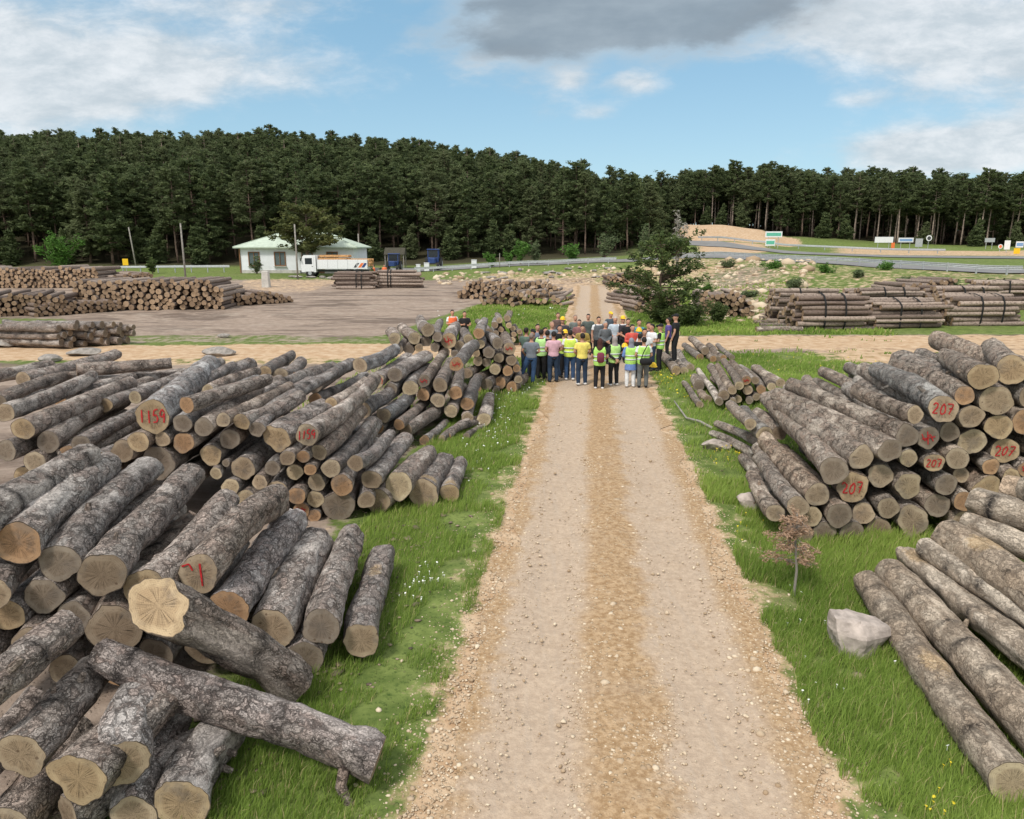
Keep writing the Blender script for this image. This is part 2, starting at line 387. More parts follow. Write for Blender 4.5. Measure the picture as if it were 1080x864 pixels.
M_paint = simple('red_paint', (.42, .02, .025), .6, var=.35, scale=40)

def leaf_mat(name, a, b, c2=None, trans=.25, straw=None):
    m, t, p = mat(name)
    tn = t.attr('tone'); oi = t.new('ShaderNodeObjectInfo')
    c = t.mix(tn, a, b)
    if c2: c = t.mix(t.ss(oi.outputs['Random'], .45, 1.0), c, t.mix(tn, tuple(q*.6 for q in c2), c2))
    if straw: c = t.mix(t.ss(tn, 1.05, 1.15), c, straw)
    t.l.new(c, p.inputs['Base Color']); p.inputs['Roughness'].default_value = .7; p.inputs['Specular IOR Level'].default_value = .2
    tr = t.new('ShaderNodeBsdfTranslucent'); t.l.new(c, tr.inputs[0])
    mx = t.new('ShaderNodeMixShader'); mx.inputs[0].default_value = trans
    t.l.new(p.outputs[0], mx.inputs[1]); t.l.new(tr.outputs[0], mx.inputs[2])
    t.l.new(mx.outputs[0], t.n['Material Output'].inputs[0])
    return m
M_needle = leaf_mat('pine_needles', (.06, .085, .036), (.155, .19, .078), (.165, .195, .09), trans=.4)
M_olive = leaf_mat('olive_needles', (.06, .075, .025), (.17, .18, .06))
M_leaf = leaf_mat('bright_leaves', (.05, .12, .02), (.13, .26, .05))
M_sage = leaf_mat('sage_leaves', (.07, .10, .045), (.17, .21, .10))
M_juni = leaf_mat('shrub_needles', (.05, .08, .025), (.14, .18, .06), trans=.35)
M_pale = leaf_mat('pale_twigs', (.25, .23, .20), (.42, .40, .36), trans=.1)
M_dead = leaf_mat('dead_needles', (.26, .16, .10), (.52, .36, .25), trans=.15)
M_grass = leaf_mat('grass_blades', (.13, .22, .034), (.38, .49, .11), trans=.45, straw=(.52, .44, .22))
M_petalw = simple('white_petals', (.8, .8, .76), .6); M_petaly = simple('yellow_petals', (.75, .58, .03), .6)
M_rock = simple('grey_boulder', (.40, .34, .30), .92, var=.3, scale=5, bump=.9)
M_rockd = simple('rough_stone', (.27, .245, .22), .92, var=.3, scale=5, bump=.9)
M_gravel = None
m, t, p = mat('gravel_stones'); M_gravel = m
tn = t.attr('tone'); t.l.new(t.mix(tn, (.34, .24, .15), (.66, .55, .41)), p.inputs['Base Color']); p.inputs['Roughness'].default_value = .9
M_asph = simple('worn_asphalt', (.20, .195, .19), .9, var=.15, scale=.4)
M_steel = simple('galvanised_steel', (.42, .44, .45), .5, .3)
M_white = simple('white_plaster', (.78, .80, .82), .8, var=.05, scale=1)
M_wpaint = simple('white_vehicle_paint', (.75, .76, .77), .4, var=.06)
M_roofg = simple('pale_green_roof_sheet', (.46, .53, .43), .6, var=.1, scale=2)
M_wframe = simple('brown_window_frame', (.22, .11, .05), .7)
M_curt = simple('window_pane', (.10, .13, .13), .25, spec=.5)
M_glassd = simple('dark_glass', (.02, .025, .03), .15, spec=.5)
M_black = simple('black_rubber', (.02, .02, .02), .8)
M_dgrey = simple('dark_metal', (.06, .065, .07), .6)
M_plank = simple('fresh_timber', (.52, .29, .13), .8, var=.3, scale=6)
M_pole = simple('weathered_pole', (.27, .25, .22), .9, var=.25)
M_blue = simple('blue_paint', (.03, .06, .18), .5); M_ltblue = simple('light_blue_board', (.20, .33, .55), .6)
M_orange = simple('orange_paint', (.75, .18, .05), .6); M_yellow = simple('yellow_plastic', (.80, .50, .02), .4, var=.04)
M_green = simple('green_board', (.12, .45, .33), .6); M_strap = simple('black_strap', (.012, .012, .012), .7)
M_conc = simple('pale_concrete', (.50, .48, .44), .9, var=.15, scale=2)
M_rust = simple('rusty_iron', (.16, .07, .04), .8, .3)
# ------------------------------------------------------------------ the land
COLS = [(-2500, [(45, 0), (100, 1), (116, 1.2), (260, 26), (420, 32), (1500, 30)]),
 (0, [(45, 0), (72, .45), (100, 1), (118, 1.3), (260, 25.5), (420, 31), (1500, 28)]),
 (280, [(45, 0), (70, .5), (98, 1.1), (125, 1.7), (260, 26.5), (420, 31), (1500, 26)]),
 (435, [(45, 0), (70, .5), (88, .8), (100, 1.05), (125, 1.8), (250, 22), (400, 27), (1500, 24)]),
 (560, [(45, 0), (72, .4), (84, .9), (97, 2.0), (130, 2.6), (240, 14.5), (400, 19), (1500, 20)]),
 (650, [(45, 0), (72, .4), (86, 1.2), (95, 2.5), (125, 3.2), (220, 4.6), (400, 10), (1500, 14)]),
 (700, [(45, 0), (62, .4), (80, 2.4), (90, 2.95), (150, 4.6), (190, 6), (230, 5.6), (400, 11), (1500, 14)]),
 (722, [(44, 0), (60, .38), (80, 2.75), (88, 3.1), (137, 5.5), (150, 8.4), (190, 9), (260, 11), (400, 13), (1500, 14)]),
 (760, [(44, 0), (58, .35), (79, 3.05), (86, 3.3), (138, 5.8), (152, 8.7), (190, 9), (260, 11.5), (400, 14), (1500, 14)]),
 (800, [(45, 0), (54, .25), (75, 2.95), (81, 3.1), (134, 5.1), (150, 7.9), (190, 8.4), (260, 11.2), (400, 14), (1500, 14)]),
 (830, [(45, 0), (52, .2), (71, 2.85), (78, 3.0), (130, 4.4), (155, 5.2), (168, 6.8), (190, 7), (260, 13), (400, 16), (1500, 14)]),
 (950, [(45, 0), (50, .2), (63, 2.5), (69, 2.65), (120, 3.6), (160, 4.3), (180, 5.2), (260, 11.5), (400, 14), (1500, 12)]),
 (1080, [(44, 0), (47, .15), (56, 2.25), (61, 2.4), (110, 3.3), (150, 4.2), (240, 6.6), (400, 8), (1500, 8)]),
 (3000, [(44, 0), (47, .2), (56, 2.25), (61, 2.4), (110, 3.3), (150, 4.2), (240, 6.6), (400, 8), (1500, 8)])]
CQ = np.array([(c-540)/785.7 for c, _ in COLS])
def terrain(x, y):
    x = np.asarray(x, float); y = np.asarray(y, float)
    q = np.clip(x/np.maximum(y, 1.0), CQ[0]+1e-6, CQ[-1]-1e-6)
    q = np.where(y < 8, np.clip(q, -.7, .7), q)
    zs = np.stack([np.interp(y, [-100, 0]+[a for a, _ in n], [0, 0]+[b for _, b in n]) for _, n in COLS], 0)
    i = np.clip(np.searchsorted(CQ, q)-1, 0, len(CQ)-2); f = (q-CQ[i])/(CQ[i+1]-CQ[i]); f = f*f*(3-2*f)*.5+f*.5
    k = np.arange(q.size).reshape(q.shape)
    zf = zs.reshape(len(COLS), -1); ii = i.reshape(-1); kk = k.reshape(-1)
    z = (zf[ii, kk]*(1-f.reshape(-1))+zf[ii+1, kk]*f.reshape(-1)).reshape(q.shape)
    return z
def T(x, y): return float(terrain(np.array([x]), np.array([y]))[0])
def ground_at(px, py):
    """where the sight line through this spot meets the land"""
    r = rayd(px, py); lo = 2.0
    for k in range(4000):
        t = lo*1.004+.02
        if CAM_H+r[2]*t < T(r[0]*t, r[1]*t): break
        lo = t
        if t > 900: break
    a, b_ = lo, t
    for k in range(20):
        c_ = (a+b_)/2
        if CAM_H+r[2]*c_ < T(r[0]*c_, r[1]*c_): b_ = c_
        else: a = c_
    return np.array([r[0]*b_, r[1]*b_, T(r[0]*b_, r[1]*b_)])

RA, RS, RW = 0.42, 0.1055, 1.74                       # road centre line x = RA + RS*y, half width
RC = 1/math.sqrt(1+RS*RS)
def lat_of(x, y): return (x-RA-RS*y)*RC
def pix(x, y, z):
    dy, dz = y, z-CAM_H
    yc = dy*math.sin(PITCH)+dz*math.cos(PITCH); zc = dy*math.cos(PITCH)-dz*math.sin(PITCH)
    zc = np.maximum(zc, .1); return 540+F*x/zc, 432-F*yc/zc
def masks(x, y, z):
    px, py = pix(x, y, z); lat = np.abs(lat_of(x, y))
    front = y > 2
    d = np.where(y < 76, smooth(lat, RW+.62, RW-.38), 0)
    d = np.maximum(d, np.where(y < 76, .40*smooth(lat, RW+1.5, RW+.2), 0))
    d = np.where((y > 46) & (y < 76), np.maximum(d, smooth(lat, RW+.6, RW)), d)
    d = np.maximum(d, smooth(np.abs(y-(33.2+.05*x)), 3.5, 1.3)*(x < RA+RS*33))
    d = np.maximum(d, .66*smooth(np.abs(y-35.6-.02*x), 3.8, 2.0)*(x > 5))
    d = np.maximum(d, .62*smooth(x, 10, 15)*smooth(y, 27.5, 29.5)*smooth(y, 35, 33))
    d = np.maximum(d, .56*smooth(px, 30, 90)*smooth(px, 420, 330)*smooth(np.abs(y-30), 2.2, .8))
    # embankment of stones under the highway, bank and sandy verges beyond it
    d = np.maximum(d, .5*smooth(px, 455, 520)*smooth(px, 830, 770)*smooth(y, 60, 74)*smooth(y, 96, 88)*(z < 3.2))
    d = np.maximum(d, .40*smooth(px, 715, 750)*smooth(px, 850, 790)*smooth(y, 44, 50)*smooth(y, 84, 74))
    d = np.maximum(d, smooth(px, 705, 722)*smooth(px, 862, 825)*smooth(y, 131, 136)*smooth(y, 172, 160))
    d = np.maximum(d, .8*smooth(px, 720, 750)*smooth(px, 830, 790)*smooth(y, 92, 100)*smooth(y, 134, 128))
    d = np.maximum(d, .62*smooth(px, 840, 900)*smooth(y, 98, 108)*smooth(y, 140, 130))
    d = np.maximum(d, .42*smooth(px, 740, 820)*smooth(y, 50, 54)*smooth(y, 80, 70)*(z > .3))
    dr = smooth(np.abs(px-300+(py-300)*3), 70, 45)*smooth(y, 62, 70)*smooth(y, 92, 84)
    d = np.maximum(d, .5*dr)
    # yard
    e = np.interp(py, [290, 300, 322, 345, 356, 400], [640, 622, 500, 430, 400, 380])   # its grassy border on the right
    yd = smooth(px, e+14, e-14)*smooth(y, 36.5, 40)*smooth(y, 92, 78)
    yd = np.maximum(yd, .75*smooth(px, 470, 500)*smooth(px, 660, 620)*smooth(y, 66, 71)*smooth(y, 82, 76))
    yd = yd*(1-.75*smooth(px, 95, 60)*smooth(y, 52, 44))
    green = smooth(px, 330, 300)*smooth(px, 60, 80)*smooth(np.abs(y-37.6), 1.6, .6)
    yd = yd*(1-.4*green)
    yd = np.maximum(yd, .47*smooth(px, 560, 380)*smooth(y, 35, 36)*smooth(y, 42, 39))
    yd = np.maximum(yd, .58*smooth(px, 680, 770)*smooth(px, 930, 770)*smooth(y, 42, 50)*smooth(y, 84, 70))
    yd = np.maximum(yd, .40*smooth(px, 800, 840)*smooth(y, 48, 52)*smooth(y, 76, 60)*(z > .2))
    yd = np.maximum(yd, .5*smooth(x, -60, -40)*smooth(px, 30, -40)*smooth(y, 30, 40)*smooth(y, 90, 70))
    yd = np.maximum(yd, .5*dr)
    yd = np.maximum(yd, .8*smooth(np.abs(y-35.2-.02*x), 4.2, 2.6)*smooth(x, 5, 7))
    # trampled earth under the near log piles
    wd = smooth(lat, RW+1.8, RW+3.6)*smooth(y, 31, 28)*(x < 0)
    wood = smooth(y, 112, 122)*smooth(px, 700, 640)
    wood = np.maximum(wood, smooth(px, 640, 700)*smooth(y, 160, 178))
    return np.where(front, d, .2), np.where(front, np.maximum(yd, .74*wd), .1), wood
def axis(near, far, d0, k):
    a = [0.0]
    while a[-1] < far: a.append(a[-1]+max(d0, k*a[-1]) if a[-1] > near else a[-1]+d0)
    return np.array(a)
ax = axis(9, 1400, .22, .022); gx = np.concatenate([-ax[:0:-1], ax]); ay = axis(14, 1450, .2, .0125); gy = np.concatenate([-axis(2, 80, .5, .1)[:0:-1], ay])
X, Y = np.meshgrid(gx, gy); Z = terrain(X, Y)
pts = np.stack([X.ravel(), Y.ravel(), np.zeros(X.size)], 1)
lat = np.abs(lat_of(X, Y)); near = smooth(Y, 60, 20)
Z = Z+((fbm(pts*.7, 3)-.5)*.16*smooth(lat.ravel(), RW+.2, RW+1.4)*1.0).reshape(X.shape)*smooth(Y, 90, 50)
Z = Z+((fbm(pts*.06, 9)-.5)*1.6).reshape(X.shape)*smooth(Y, 112, 150)
Z = Z-.14*smooth(lat, RW-.40, RW-.62)*(Y < 76)-.012*(lat < RW+.1)*(Y < 76)
nx, ny = len(gx), len(gy); k = np.arange(nx*ny).reshape(ny, nx)
fq = np.stack([k[:-1, :-1], k[:-1, 1:], k[1:, 1:], k[1:, :-1]], -1).reshape(-1, 4)
me = bpy.data.meshes.new('ground'); fast_fill(me, np.stack([X.ravel(), Y.ravel(), Z.ravel()], 1), fq)
dm_, ym_, wm_ = masks(X, Y, Z); fattr(me, 'dirt', dm_.ravel()); fattr(me, 'yard', ym_.ravel()); fattr(me, 'wood', wm_.ravel())
me.materials.append(M_ground); me.polygons.foreach_set('use_smooth', np.ones(len(me.polygons), bool))
tag(bpy.data.objects.new('ground', me), kind='structure'); COL.objects.link(bpy.data.objects['ground'])

def strip(name, line, half, m, dz, step, cross, edge=0, relief=None):
    """a ribbon that follows the land; line = (n,2) points"""
    line = np.asarray(line, float); s = np.concatenate([[0], np.cumsum(np.linalg.norm(np.diff(line, axis=0), axis=1))])
    q = [0.0]
    while q[-1] < s[-1]: q.append(q[-1]+step*(1+q[-1]*.02))
    q = np.array(q); cx = np.interp(q, s, line[:, 0]); cy = np.interp(q, s, line[:, 1])
    tx, ty = np.gradient(cx), np.gradient(cy); L = np.hypot(tx, ty); nx_, ny_ = ty/L, -tx/L
    u = np.linspace(-1, 1, cross)
    wv_ = np.stack([cx*1.3, cy*1.3, np.zeros_like(cx)], 1)
    hl = half+edge*(vnoise(wv_*1.0, 5)-.5); hr = half+edge*(vnoise(wv_*1.0, 8)-.5)
    h = np.where(u[None, :] < 0, hl[:, None], hr[:, None])
    XX = cx[:, None]+nx_[:, None]*u[None, :]*h; YY = cy[:, None]+ny_[:, None]*u[None, :]*h
    ZZ = terrain(XX, YY)+dz
    latv = u[None, :]*h
    if relief is not None: ZZ = ZZ+relief(XX, YY, latv)
    n, c = XX.shape; k = np.arange(n*c).reshape(n, c)
    fq = np.stack([k[:-1, :-1], k[:-1, 1:], k[1:, 1:], k[1:, :-1]], -1).reshape(-1, 4)
    me = bpy.data.meshes.new(name); fast_fill(me, np.stack([XX.ravel(), YY.ravel(), ZZ.ravel()], 1), fq)
    fattr(me, 'lat', np.broadcast_to(latv, XX.shape).ravel()); me.materials.append(m)
    me.polygons.foreach_set('use_smooth', np.ones(len(me.polygons), bool))
    o = bpy.data.objects.new(name, me); COL.objects.link(o); return tag(o, kind='structure')
def rut(x, y, l):
    p3 = np.stack([x.ravel(), y.ravel(), np.zeros(x.size)], 1)
    bump_ = ((fbm(p3*2.2, 21)-.5)*.05).reshape(x.shape)
    return bump_*smooth(np.abs(l), RW-.3, RW-.7)-.035*smooth(np.abs(np.abs(l)-.90), .5, .1)+.02*smooth(np.abs(l), .5, .1)
strip('road', [(RA+RS*yy, yy) for yy in (-6, 10, 30, 50, 76.5)], RW-.08, M_road, .004, .10, 35, .5, rut)

# highway on its embankment, and its guard rails
RAILPX = [(1400, 57.5), (1080, 59.5), (1000, 63.5), (900, 72), (830, 77), (760, 85), (720, 89), (650, 95), (600, 96.5), (560, 97.5), (500, 99), (435, 100.5)]
def qx(px, Y): return (px-540)/785.7*Y
rail_line = np.array([(qx(p, yy), yy) for p, yy in RAILPX])
off = []
for i, (p, yy) in enumerate(RAILPX): off.append((qx(p, yy)+.5, yy+5.0))
off += [(qx(330, 103), 108)]
strip('highway', off, 3.6, M_asph, .07, .8, 15)
strip('slip_road', [(qx(706, 136), 134), (qx(735, 128), 126), (qx(775, 112), 112), (qx(850, 101), 101), (qx(950, 98), 98), (qx(1100, 96), 97), (qx(1400, 96), 96)], 4.0, M_asph, .08, .8, 13)
def guard_rail(line, name, label, post_step=3.0, hgt=.72):
    line = np.asarray(line, float); s = np.concatenate([[0], np.cumsum(np.linalg.norm(np.diff(line, axis=0), axis=1))])
    t = empty(name, (line[0][0], line[0][1], T(*line[0])))
    tag(t, label, 'guard rail')
    q = np.arange(0, s[-1], 1.0); cx = np.interp(q, s, line[:, 0]); cy = np.interp(q, s, line[:, 1]); cz = terrain(cx, cy)
    b = np.array(t.location)
    mb = MB()
    prof = [(0, .00), (.05, .05), (.0, .11), (.05, .17), (.0, .23), (0, .31)]
    n = len(q); P = np.stack([cx, cy, cz], 1); d = np.gradient(P[:, :2], axis=0); d /= np.linalg.norm(d, axis=1, keepdims=True)
    nn = np.stack([d[:, 1], -d[:, 0]], 1)
    vs = []
    for sgn in (1, -1):
        for o_, z_ in (prof if sgn == 1 else prof[::-1]):
            e = o_+(.012 if sgn == 1 else -.012)
            vs.append(np.stack([P[:, 0]+nn[:, 0]*e, P[:, 1]+nn[:, 1]*e, P[:, 2]+hgt-.31+z_], 1)-b)
    K = len(vs); v = np.stack(vs, 1).reshape(-1, 3)
    fs = [(r*K+i, r*K+(i+1) % K, (r+1)*K+(i+1) % K, (r+1)*K+i) for r in range(n-1) for i in range(K)]
    fs += [tuple(range(K)), tuple(range((n-1)*K, n*K))[::-1]]
    mb.add(v, fs); mb.build('rail', M_steel, t)
    pm = MB().box((0, 0, hgt/2-.15), (.11, .14, hgt+.34), bev=.01).mesh('post', M_steel)
    for sq in np.arange(1, s[-1], post_step):
        x_, y_ = np.interp(sq, s, line[:, 0]), np.interp(sq, s, line[:, 1])
        o = bpy.data.objects.new('post', pm); COL.objects.link(o); o.parent = t; o.location = (x_-b[0], y_+.1-b[1], T(x_, y_)-b[2])
    return t
guard_rail(rail_line[1:7], 'guard_rail', 'long galvanised guard rail along the highway bank behind the strapped log bundles', 2.2)
guard_rail(rail_line[7:], 'guard_rail', 'galvanised guard rail in front of the dark pine forest, behind the far log mound', 2.6)
guard_rail([(qx(735, 137), 137), (qx(790, 126), 126), (qx(850, 119), 119), (qx(930, 115), 115), (qx(1000, 113), 113)], 'guard_rail', 'far guard rail at the foot of the bare earth bank by the forest', 4)
guard_rail([(qx(120, 99), 99), (qx(180, 100), 100), (qx(242, 100), 100)], 'guard_rail', 'grey roadside rail between the wooden pole and the white house', 2.2, .95)

# stones on the road and its edges
def stones(n, fn, name, size, m_=None, flat=1.0):
    ico = np.array([(0, 0, 1), (.894, 0, .447), (.276, .851, .447), (-.724, .526, .447), (-.724, -.526, .447), (.276, -.851, .447), (.724, .526, -.447), (-.276, .851, -.447), (-.894, 0, -.447), (-.276, -.851, -.447), (.724, -.526, -.447), (0, 0, -1)])
    fi = np.array([(0, 1, 2), (0, 2, 3), (0, 3, 4), (0, 4, 5), (0, 5, 1), (1, 6, 2), (2, 7, 3), (3, 8, 4), (4, 9, 5), (5, 10, 1), (6, 7, 2), (7, 8, 3), (8, 9, 4), (9, 10, 5), (10, 6, 1), (11, 7, 6), (11, 8, 7), (11, 9, 8), (11, 10, 9), (11, 6, 10)])
    x, y = fn(n); s = size*np.exp(RNG.normal(0, .55, n))
    v = ico[None]*(1+RNG.uniform(-.3, .3, (n, 12, 1)))*s[:, None, None]*np.stack([np.ones(n), RNG.uniform(.6, 1, n), flat*RNG.uniform(.4, .75, n)], 1)[:, None, :]
    a = RNG.uniform(0, 6.28, n); ca, sa = np.cos(a)[:, None], np.sin(a)[:, None]
    v = np.stack([v[..., 0]*ca-v[..., 1]*sa, v[..., 0]*sa+v[..., 1]*ca, v[..., 2]], -1)
    v += np.stack([x, y, terrain(x, y)+s*.1], 1)[:, None, :]
    f = (fi[None]+np.arange(n)[:, None, None]*12).reshape(-1, 3)
    me = bpy.data.meshes.new(name); fast_fill(me, v.reshape(-1, 3), f); fattr(me, 'tone', np.repeat(RNG.uniform(0, 1, n), 12)); me.materials.append(m_ or M_gravel)
    o = bpy.data.objects.new(name, me); COL.objects.link(o); return tag(o, kind='stuff')
def f_center(n):
    y = 4.5+24*RNG.beta(1, 2.6, n); l = np.where(RNG.random(n) < .6, RNG.normal(0, .24, n), np.sign(RNG.random(n)-.5)*(RW-.05+RNG.normal(0, .28, n)))
    l = np.where(RNG.random(n) < .05, RNG.uniform(-RW, RW, n), l)
    return RA+RS*y+l, y
stones(42000, f_center, 'gravel', .008)
M_chip = bpy.data.materials.new('bark_chip'); M_chip.use_nodes = True
_t = NT(M_chip.node_tree); _p = _t.n['Principled BSDF']; _t.l.new(_t.mix(_t.attr('tone'), (.07, .05, .04), (.40, .30, .21)), _p.inputs['Base Color']); _p.inputs['Roughness'].default_value = .9
def f_chips(n):
    k = RNG.random(n); y = np.where(k < .6, RNG.uniform(5, 20, n), RNG.uniform(7, 22, n))
    l = np.where(k < .6, -RW-.5-3.5*RNG.beta(2, 1.5, n), RW+.6+4.5*RNG.beta(1.6, 1.5, n)); return RA+RS*y+l, y
stones(5200, f_chips, 'bark_litter', .022, M_chip, .35)
def f_bank(n):
    q = RNG.uniform(690, 860, n); y = RNG.uniform(45, 82, n); k = RNG.random(n) < .25; q = np.where(k, RNG.uniform(455, 660, n), q); y = np.where(k, RNG.uniform(78, 94, n), y)
    return qx(q, y), y
stones(900, f_bank, 'bank_stones', .17)
# ------------------------------------------------------------------ logs
DIGITS = {'1': [[(.5, 1), (.5, 0)]], '5': [[(.95, 1), (.25, 1), (.15, .55), (.6, .62), (.9, .35), (.7, .05), (.1, .05)]],
 '9': [[(.85, .85), (.5, 1), (.12, .8), (.2, .5), (.6, .45), (.88, .75), (.85, .4), (.7, 0)]],
 '2': [[(.1, .8), (.35, 1), (.8, .9), (.8, .6), (.1, .02), (.95, .05)]], '0': [[(.5, 1), (.15, .75), (.15, .25), (.5, 0), (.85, .25), (.85, .75), (.5, 1)]],
 '7': [[(.05, .95), (.95, 1), (.4, 0)], [(.3, .52), (.85, .52)]]}
SCRAWL = [[(-.5, .3), (-.2, -.3), (.1, .35), (.4, -.25)], [(-.45, -.1), (.5, .1)], [(-.1, .5), (.05, -.5)]]
def strokes_mesh(lines, wdt, seed):
    mb = MB(); r = random.Random(seed)
    for ln in lines:
        p = np.array(ln, float); q = [p[0]]
        for i in range(len(p)-1):
            for k in range(1, 5): q.append(p[i]+(p[i+1]-p[i])*k/4)
        q = np.array(q)
        if len(q) > 6: q[1:-1] = (q[:-2]+q[1:-1]*2+q[2:])/4
        d = np.gradient(q, axis=0); d /= np.maximum(np.linalg.norm(d, axis=1, keepdims=True), 1e-6); nn = np.stack([-d[:, 1], d[:, 0]], 1)
        ww = np.array([wdt*r.uniform(.75, 1.15) for _ in q])[:, None]
        z0, z1 = .001, .005
        a, b_ = q+nn*ww/2, q-nn*ww/2; n = len(q)
        v = np.concatenate([np.c_[a, np.full(n, z1)], np.c_[b_, np.full(n, z1)], np.c_[a, np.full(n, z0)], np.c_[b_, np.full(n, z0)]])
        fs = [(i, i+1, n+i+1, n+i) for i in range(n-1)]+[(2*n+i, 2*n+i+1, i+1, i) for i in range(n-1)]+[(n+i, n+i+1, 3*n+i+1, 3*n+i) for i in range(n-1)]
        fs += [(0, n, 3*n, 2*n), (n-1, 3*n-1, 4*n-1, 2*n-1)]
        mb.add(v, fs)
    return mb
FACE_TINTS = [(.46, .36, .25), (.56, .46, .31), (.34, .265, .19), (.30, .25, .195), (.49, .37, .23), (.47, .295, .17), (.27, .225, .18), (.43, .35, .25)]
TINT_WORD = ['tan', 'pale yellow', 'brown', 'grey-brown', 'honey', 'orange', 'dark weathered', 'tan']
ALL_LOGS = []
def make_log(near, far, r, pile, seed, seg=18, rough=1.0, taper=None, face=None, tint=(1, 1, 1), mark=None, sawdust=0, note=None, lobes=.05, bend=.045, up=None, face_to=None, bark=None):
    R_ = np.random.default_rng(seed); r = r*.94
    near = np.array(near, float); far = np.array(far, float); d = far-near; L = float(np.linalg.norm(d))
    tp = R_.uniform(.78, .96) if taper is None else taper
    nl = int(min(60, max(10, L/(.10 if seg > 24 else .22))))
    zz = np.linspace(0, L, nl); th = np.arange(seg)*2*np.pi/seg
    ph = R_.uniform(0, 6.28, 4)
    out = 1+lobes*(np.sin(2*th+ph[0])*.7+np.sin(3*th+ph[1])*.55+np.sin(5*th+ph[2])*.35)
    ths = np.stack([np.cos(th), np.sin(th)], 1)
    bx_, by_ = R_.normal(0, bend, 2)
    cxy = np.stack([bx_*np.sin(np.pi*zz/L)+.3*bx_*np.sin(2.3*np.pi*zz/L), by_*np.sin(np.pi*zz/L)], 1)
    rr = r*(1+(tp-1)*zz/L)
    P3 = np.stack([np.broadcast_to(ths[None, :, 0], (nl, seg)), np.broadcast_to(ths[None, :, 1], (nl, seg)), np.broadcast_to(zz[:, None], (nl, seg))], -1)
    q = P3.reshape(-1, 3)*np.array([r, r, 1.0])+seed*1.7
    dis = (fbm(q*np.array([9, 9, 4.2]), 2)-.5)*.05*rough+(fbm(q*np.array([2.2, 2.2, 1.4]), 5)-.5)*.05
    rings_z = np.cumsum(R_.uniform(.35, .85, 14))-R_.uniform(0, .4); rg = np.zeros((nl, seg))
    wob = (vnoise(q*np.array([4, 4, 0])+3, 11)-.5).reshape(nl, seg)*.12
    for z_ in rings_z:
        if .12 < z_ < L-.08: rg = np.maximum(rg, np.exp(-((zz[:, None]+wob-z_)/.035)**2)*R_.uniform(.55, 1.1))
    for _k in range(int(L*2.2)):                         # knots and bumps
        kz, kt, ks, ka = R_.uniform(.1, L-.1), R_.uniform(0, 6.28), R_.uniform(.03, .07), R_.uniform(.006, .026)*rough
        dt = (th[None, :]-kt+np.pi) % (2*np.pi)-np.pi
        dis = dis+(ka*np.exp(-((zz[:, None]-kz)**2+(dt*r)**2)/ks**2)).ravel()
    rad = rr[:, None]*out[None, :]+dis.reshape(nl, seg)*(r/.2)+rg*.012
    rag_ = 1+.09*(vnoise(np.stack([th*2.2+seed, th*0, th*0], 1), 4)-.5); rad[0] *= rag_; rad[-1] *= rag_[::-1]; rad[1] *= 1+(rag_-1)*.5
    V3 = np.stack([ths[None, :, 0]*rad+cxy[:, None, 0], ths[None, :, 1]*rad+cxy[:, None, 1], P3[..., 2]], -1)
    tilt0, tilt1 = R_.normal(0, .05, 2), R_.normal(0, .05, 2)
    zax = Vector(d/L); ref = Vector((0, 0, 1)) if up is None else Vector(up)
    yax = (ref-zax*ref.dot(zax)).normalized(); xax = yax.cross(zax)
    if face_to is not None:
        nv = Vector(face_to).normalized(); tilt0 = np.array([-nv.dot(xax)/nv.dot(zax), -nv.dot(yax)/nv.dot(zax)])
        for q_ in range(1, nl): V3[q_, :, 2] += (V3[q_, :, :2]*tilt0).sum(1)*max(0, 1-zz[q_]/(L*.6))
    V3[0, :, 2] += (V3[0, :, :2]*tilt0).sum(1); V3[-1, :, 2] += (V3[-1, :, :2]*tilt1).sum(1)
    k = np.arange(nl*seg).reshape(nl, seg); kn = np.roll(k, -1, 1)
    fq = np.stack([k[:-1], kn[:-1], kn[1:], k[1:]], -1).reshape(-1, 4)
    me = bpy.data.meshes.new('log'); fast_fill(me, V3.reshape(-1, 3), fq); me.materials.append(bark or M_bark)
    fattr(me, 'ring', rg.ravel())
    sw = np.zeros((nl, seg))
    me.polygons.foreach_set('use_smooth', np.ones(len(me.polygons), bool))
    o = bpy.data.objects.new('log', me); COL.objects.link(o)
    o.matrix_world = Matrix(((xax.x, yax.x, zax.x, near[0]), (xax.y, yax.y, zax.y, near[1]), (xax.z, yax.z, zax.z, near[2]), (0, 0, 0, 1)))
    if sawdust:
        ctr = L*sawdust; topn = V3[..., 1]/np.maximum(rad, 1e-6)
        sw = np.exp(-((zz[:, None]-ctr)/(.12*L))**2)*smooth(topn, .1, .9)
    fattr(me, 'sawdust', sw.ravel())
    g = R_.uniform(.74, 1.14); hw = R_.normal(0, .035); o.color = (tint[0]*g*(1+hw), tint[1]*g, tint[2]*g*(1-hw), 1)
    fi = int(R_.integers(0, len(FACE_TINTS))) if face is None else face
    for e in (0, 1):
        rim = V3[0 if e == 0 else -1]; c0 = rim.mean(0); rel = rim-c0
        fr = [1, .93, .8, .6, .35]; vs = [rel*f_ for f_ in fr]+[np.zeros((1, 3))]
        n = seg; fs = []
        for a in range(4):
            for i in range(n): fs.append((a*n+i, (a+1)*n+i, (a+1)*n+(i+1) % n, a*n+(i+1) % n))
        fs += [(4*n+i, 5*n, 4*n+(i+1) % n) for i in range(n)]
        v = np.concatenate(vs); v[:, 2] += (vnoise(v*25+seed, 3)-.5)*.006*(np.linalg.norm(v, axis=1) < r*.9)
        if e == 1: fs = [f_[::-1] for f_ in fs]
        fm = bpy.data.meshes.new('cut_face'); fast_fill(fm, v, fs); fm.materials.append(M_cut)
        fattr(fm, 'rad', np.concatenate([np.full(n, f_) for f_ in fr]+[[0]]))
        co = bpy.data.objects.new('cut_face', fm); COL.objects.link(co); co.parent = o
        co.location = c0
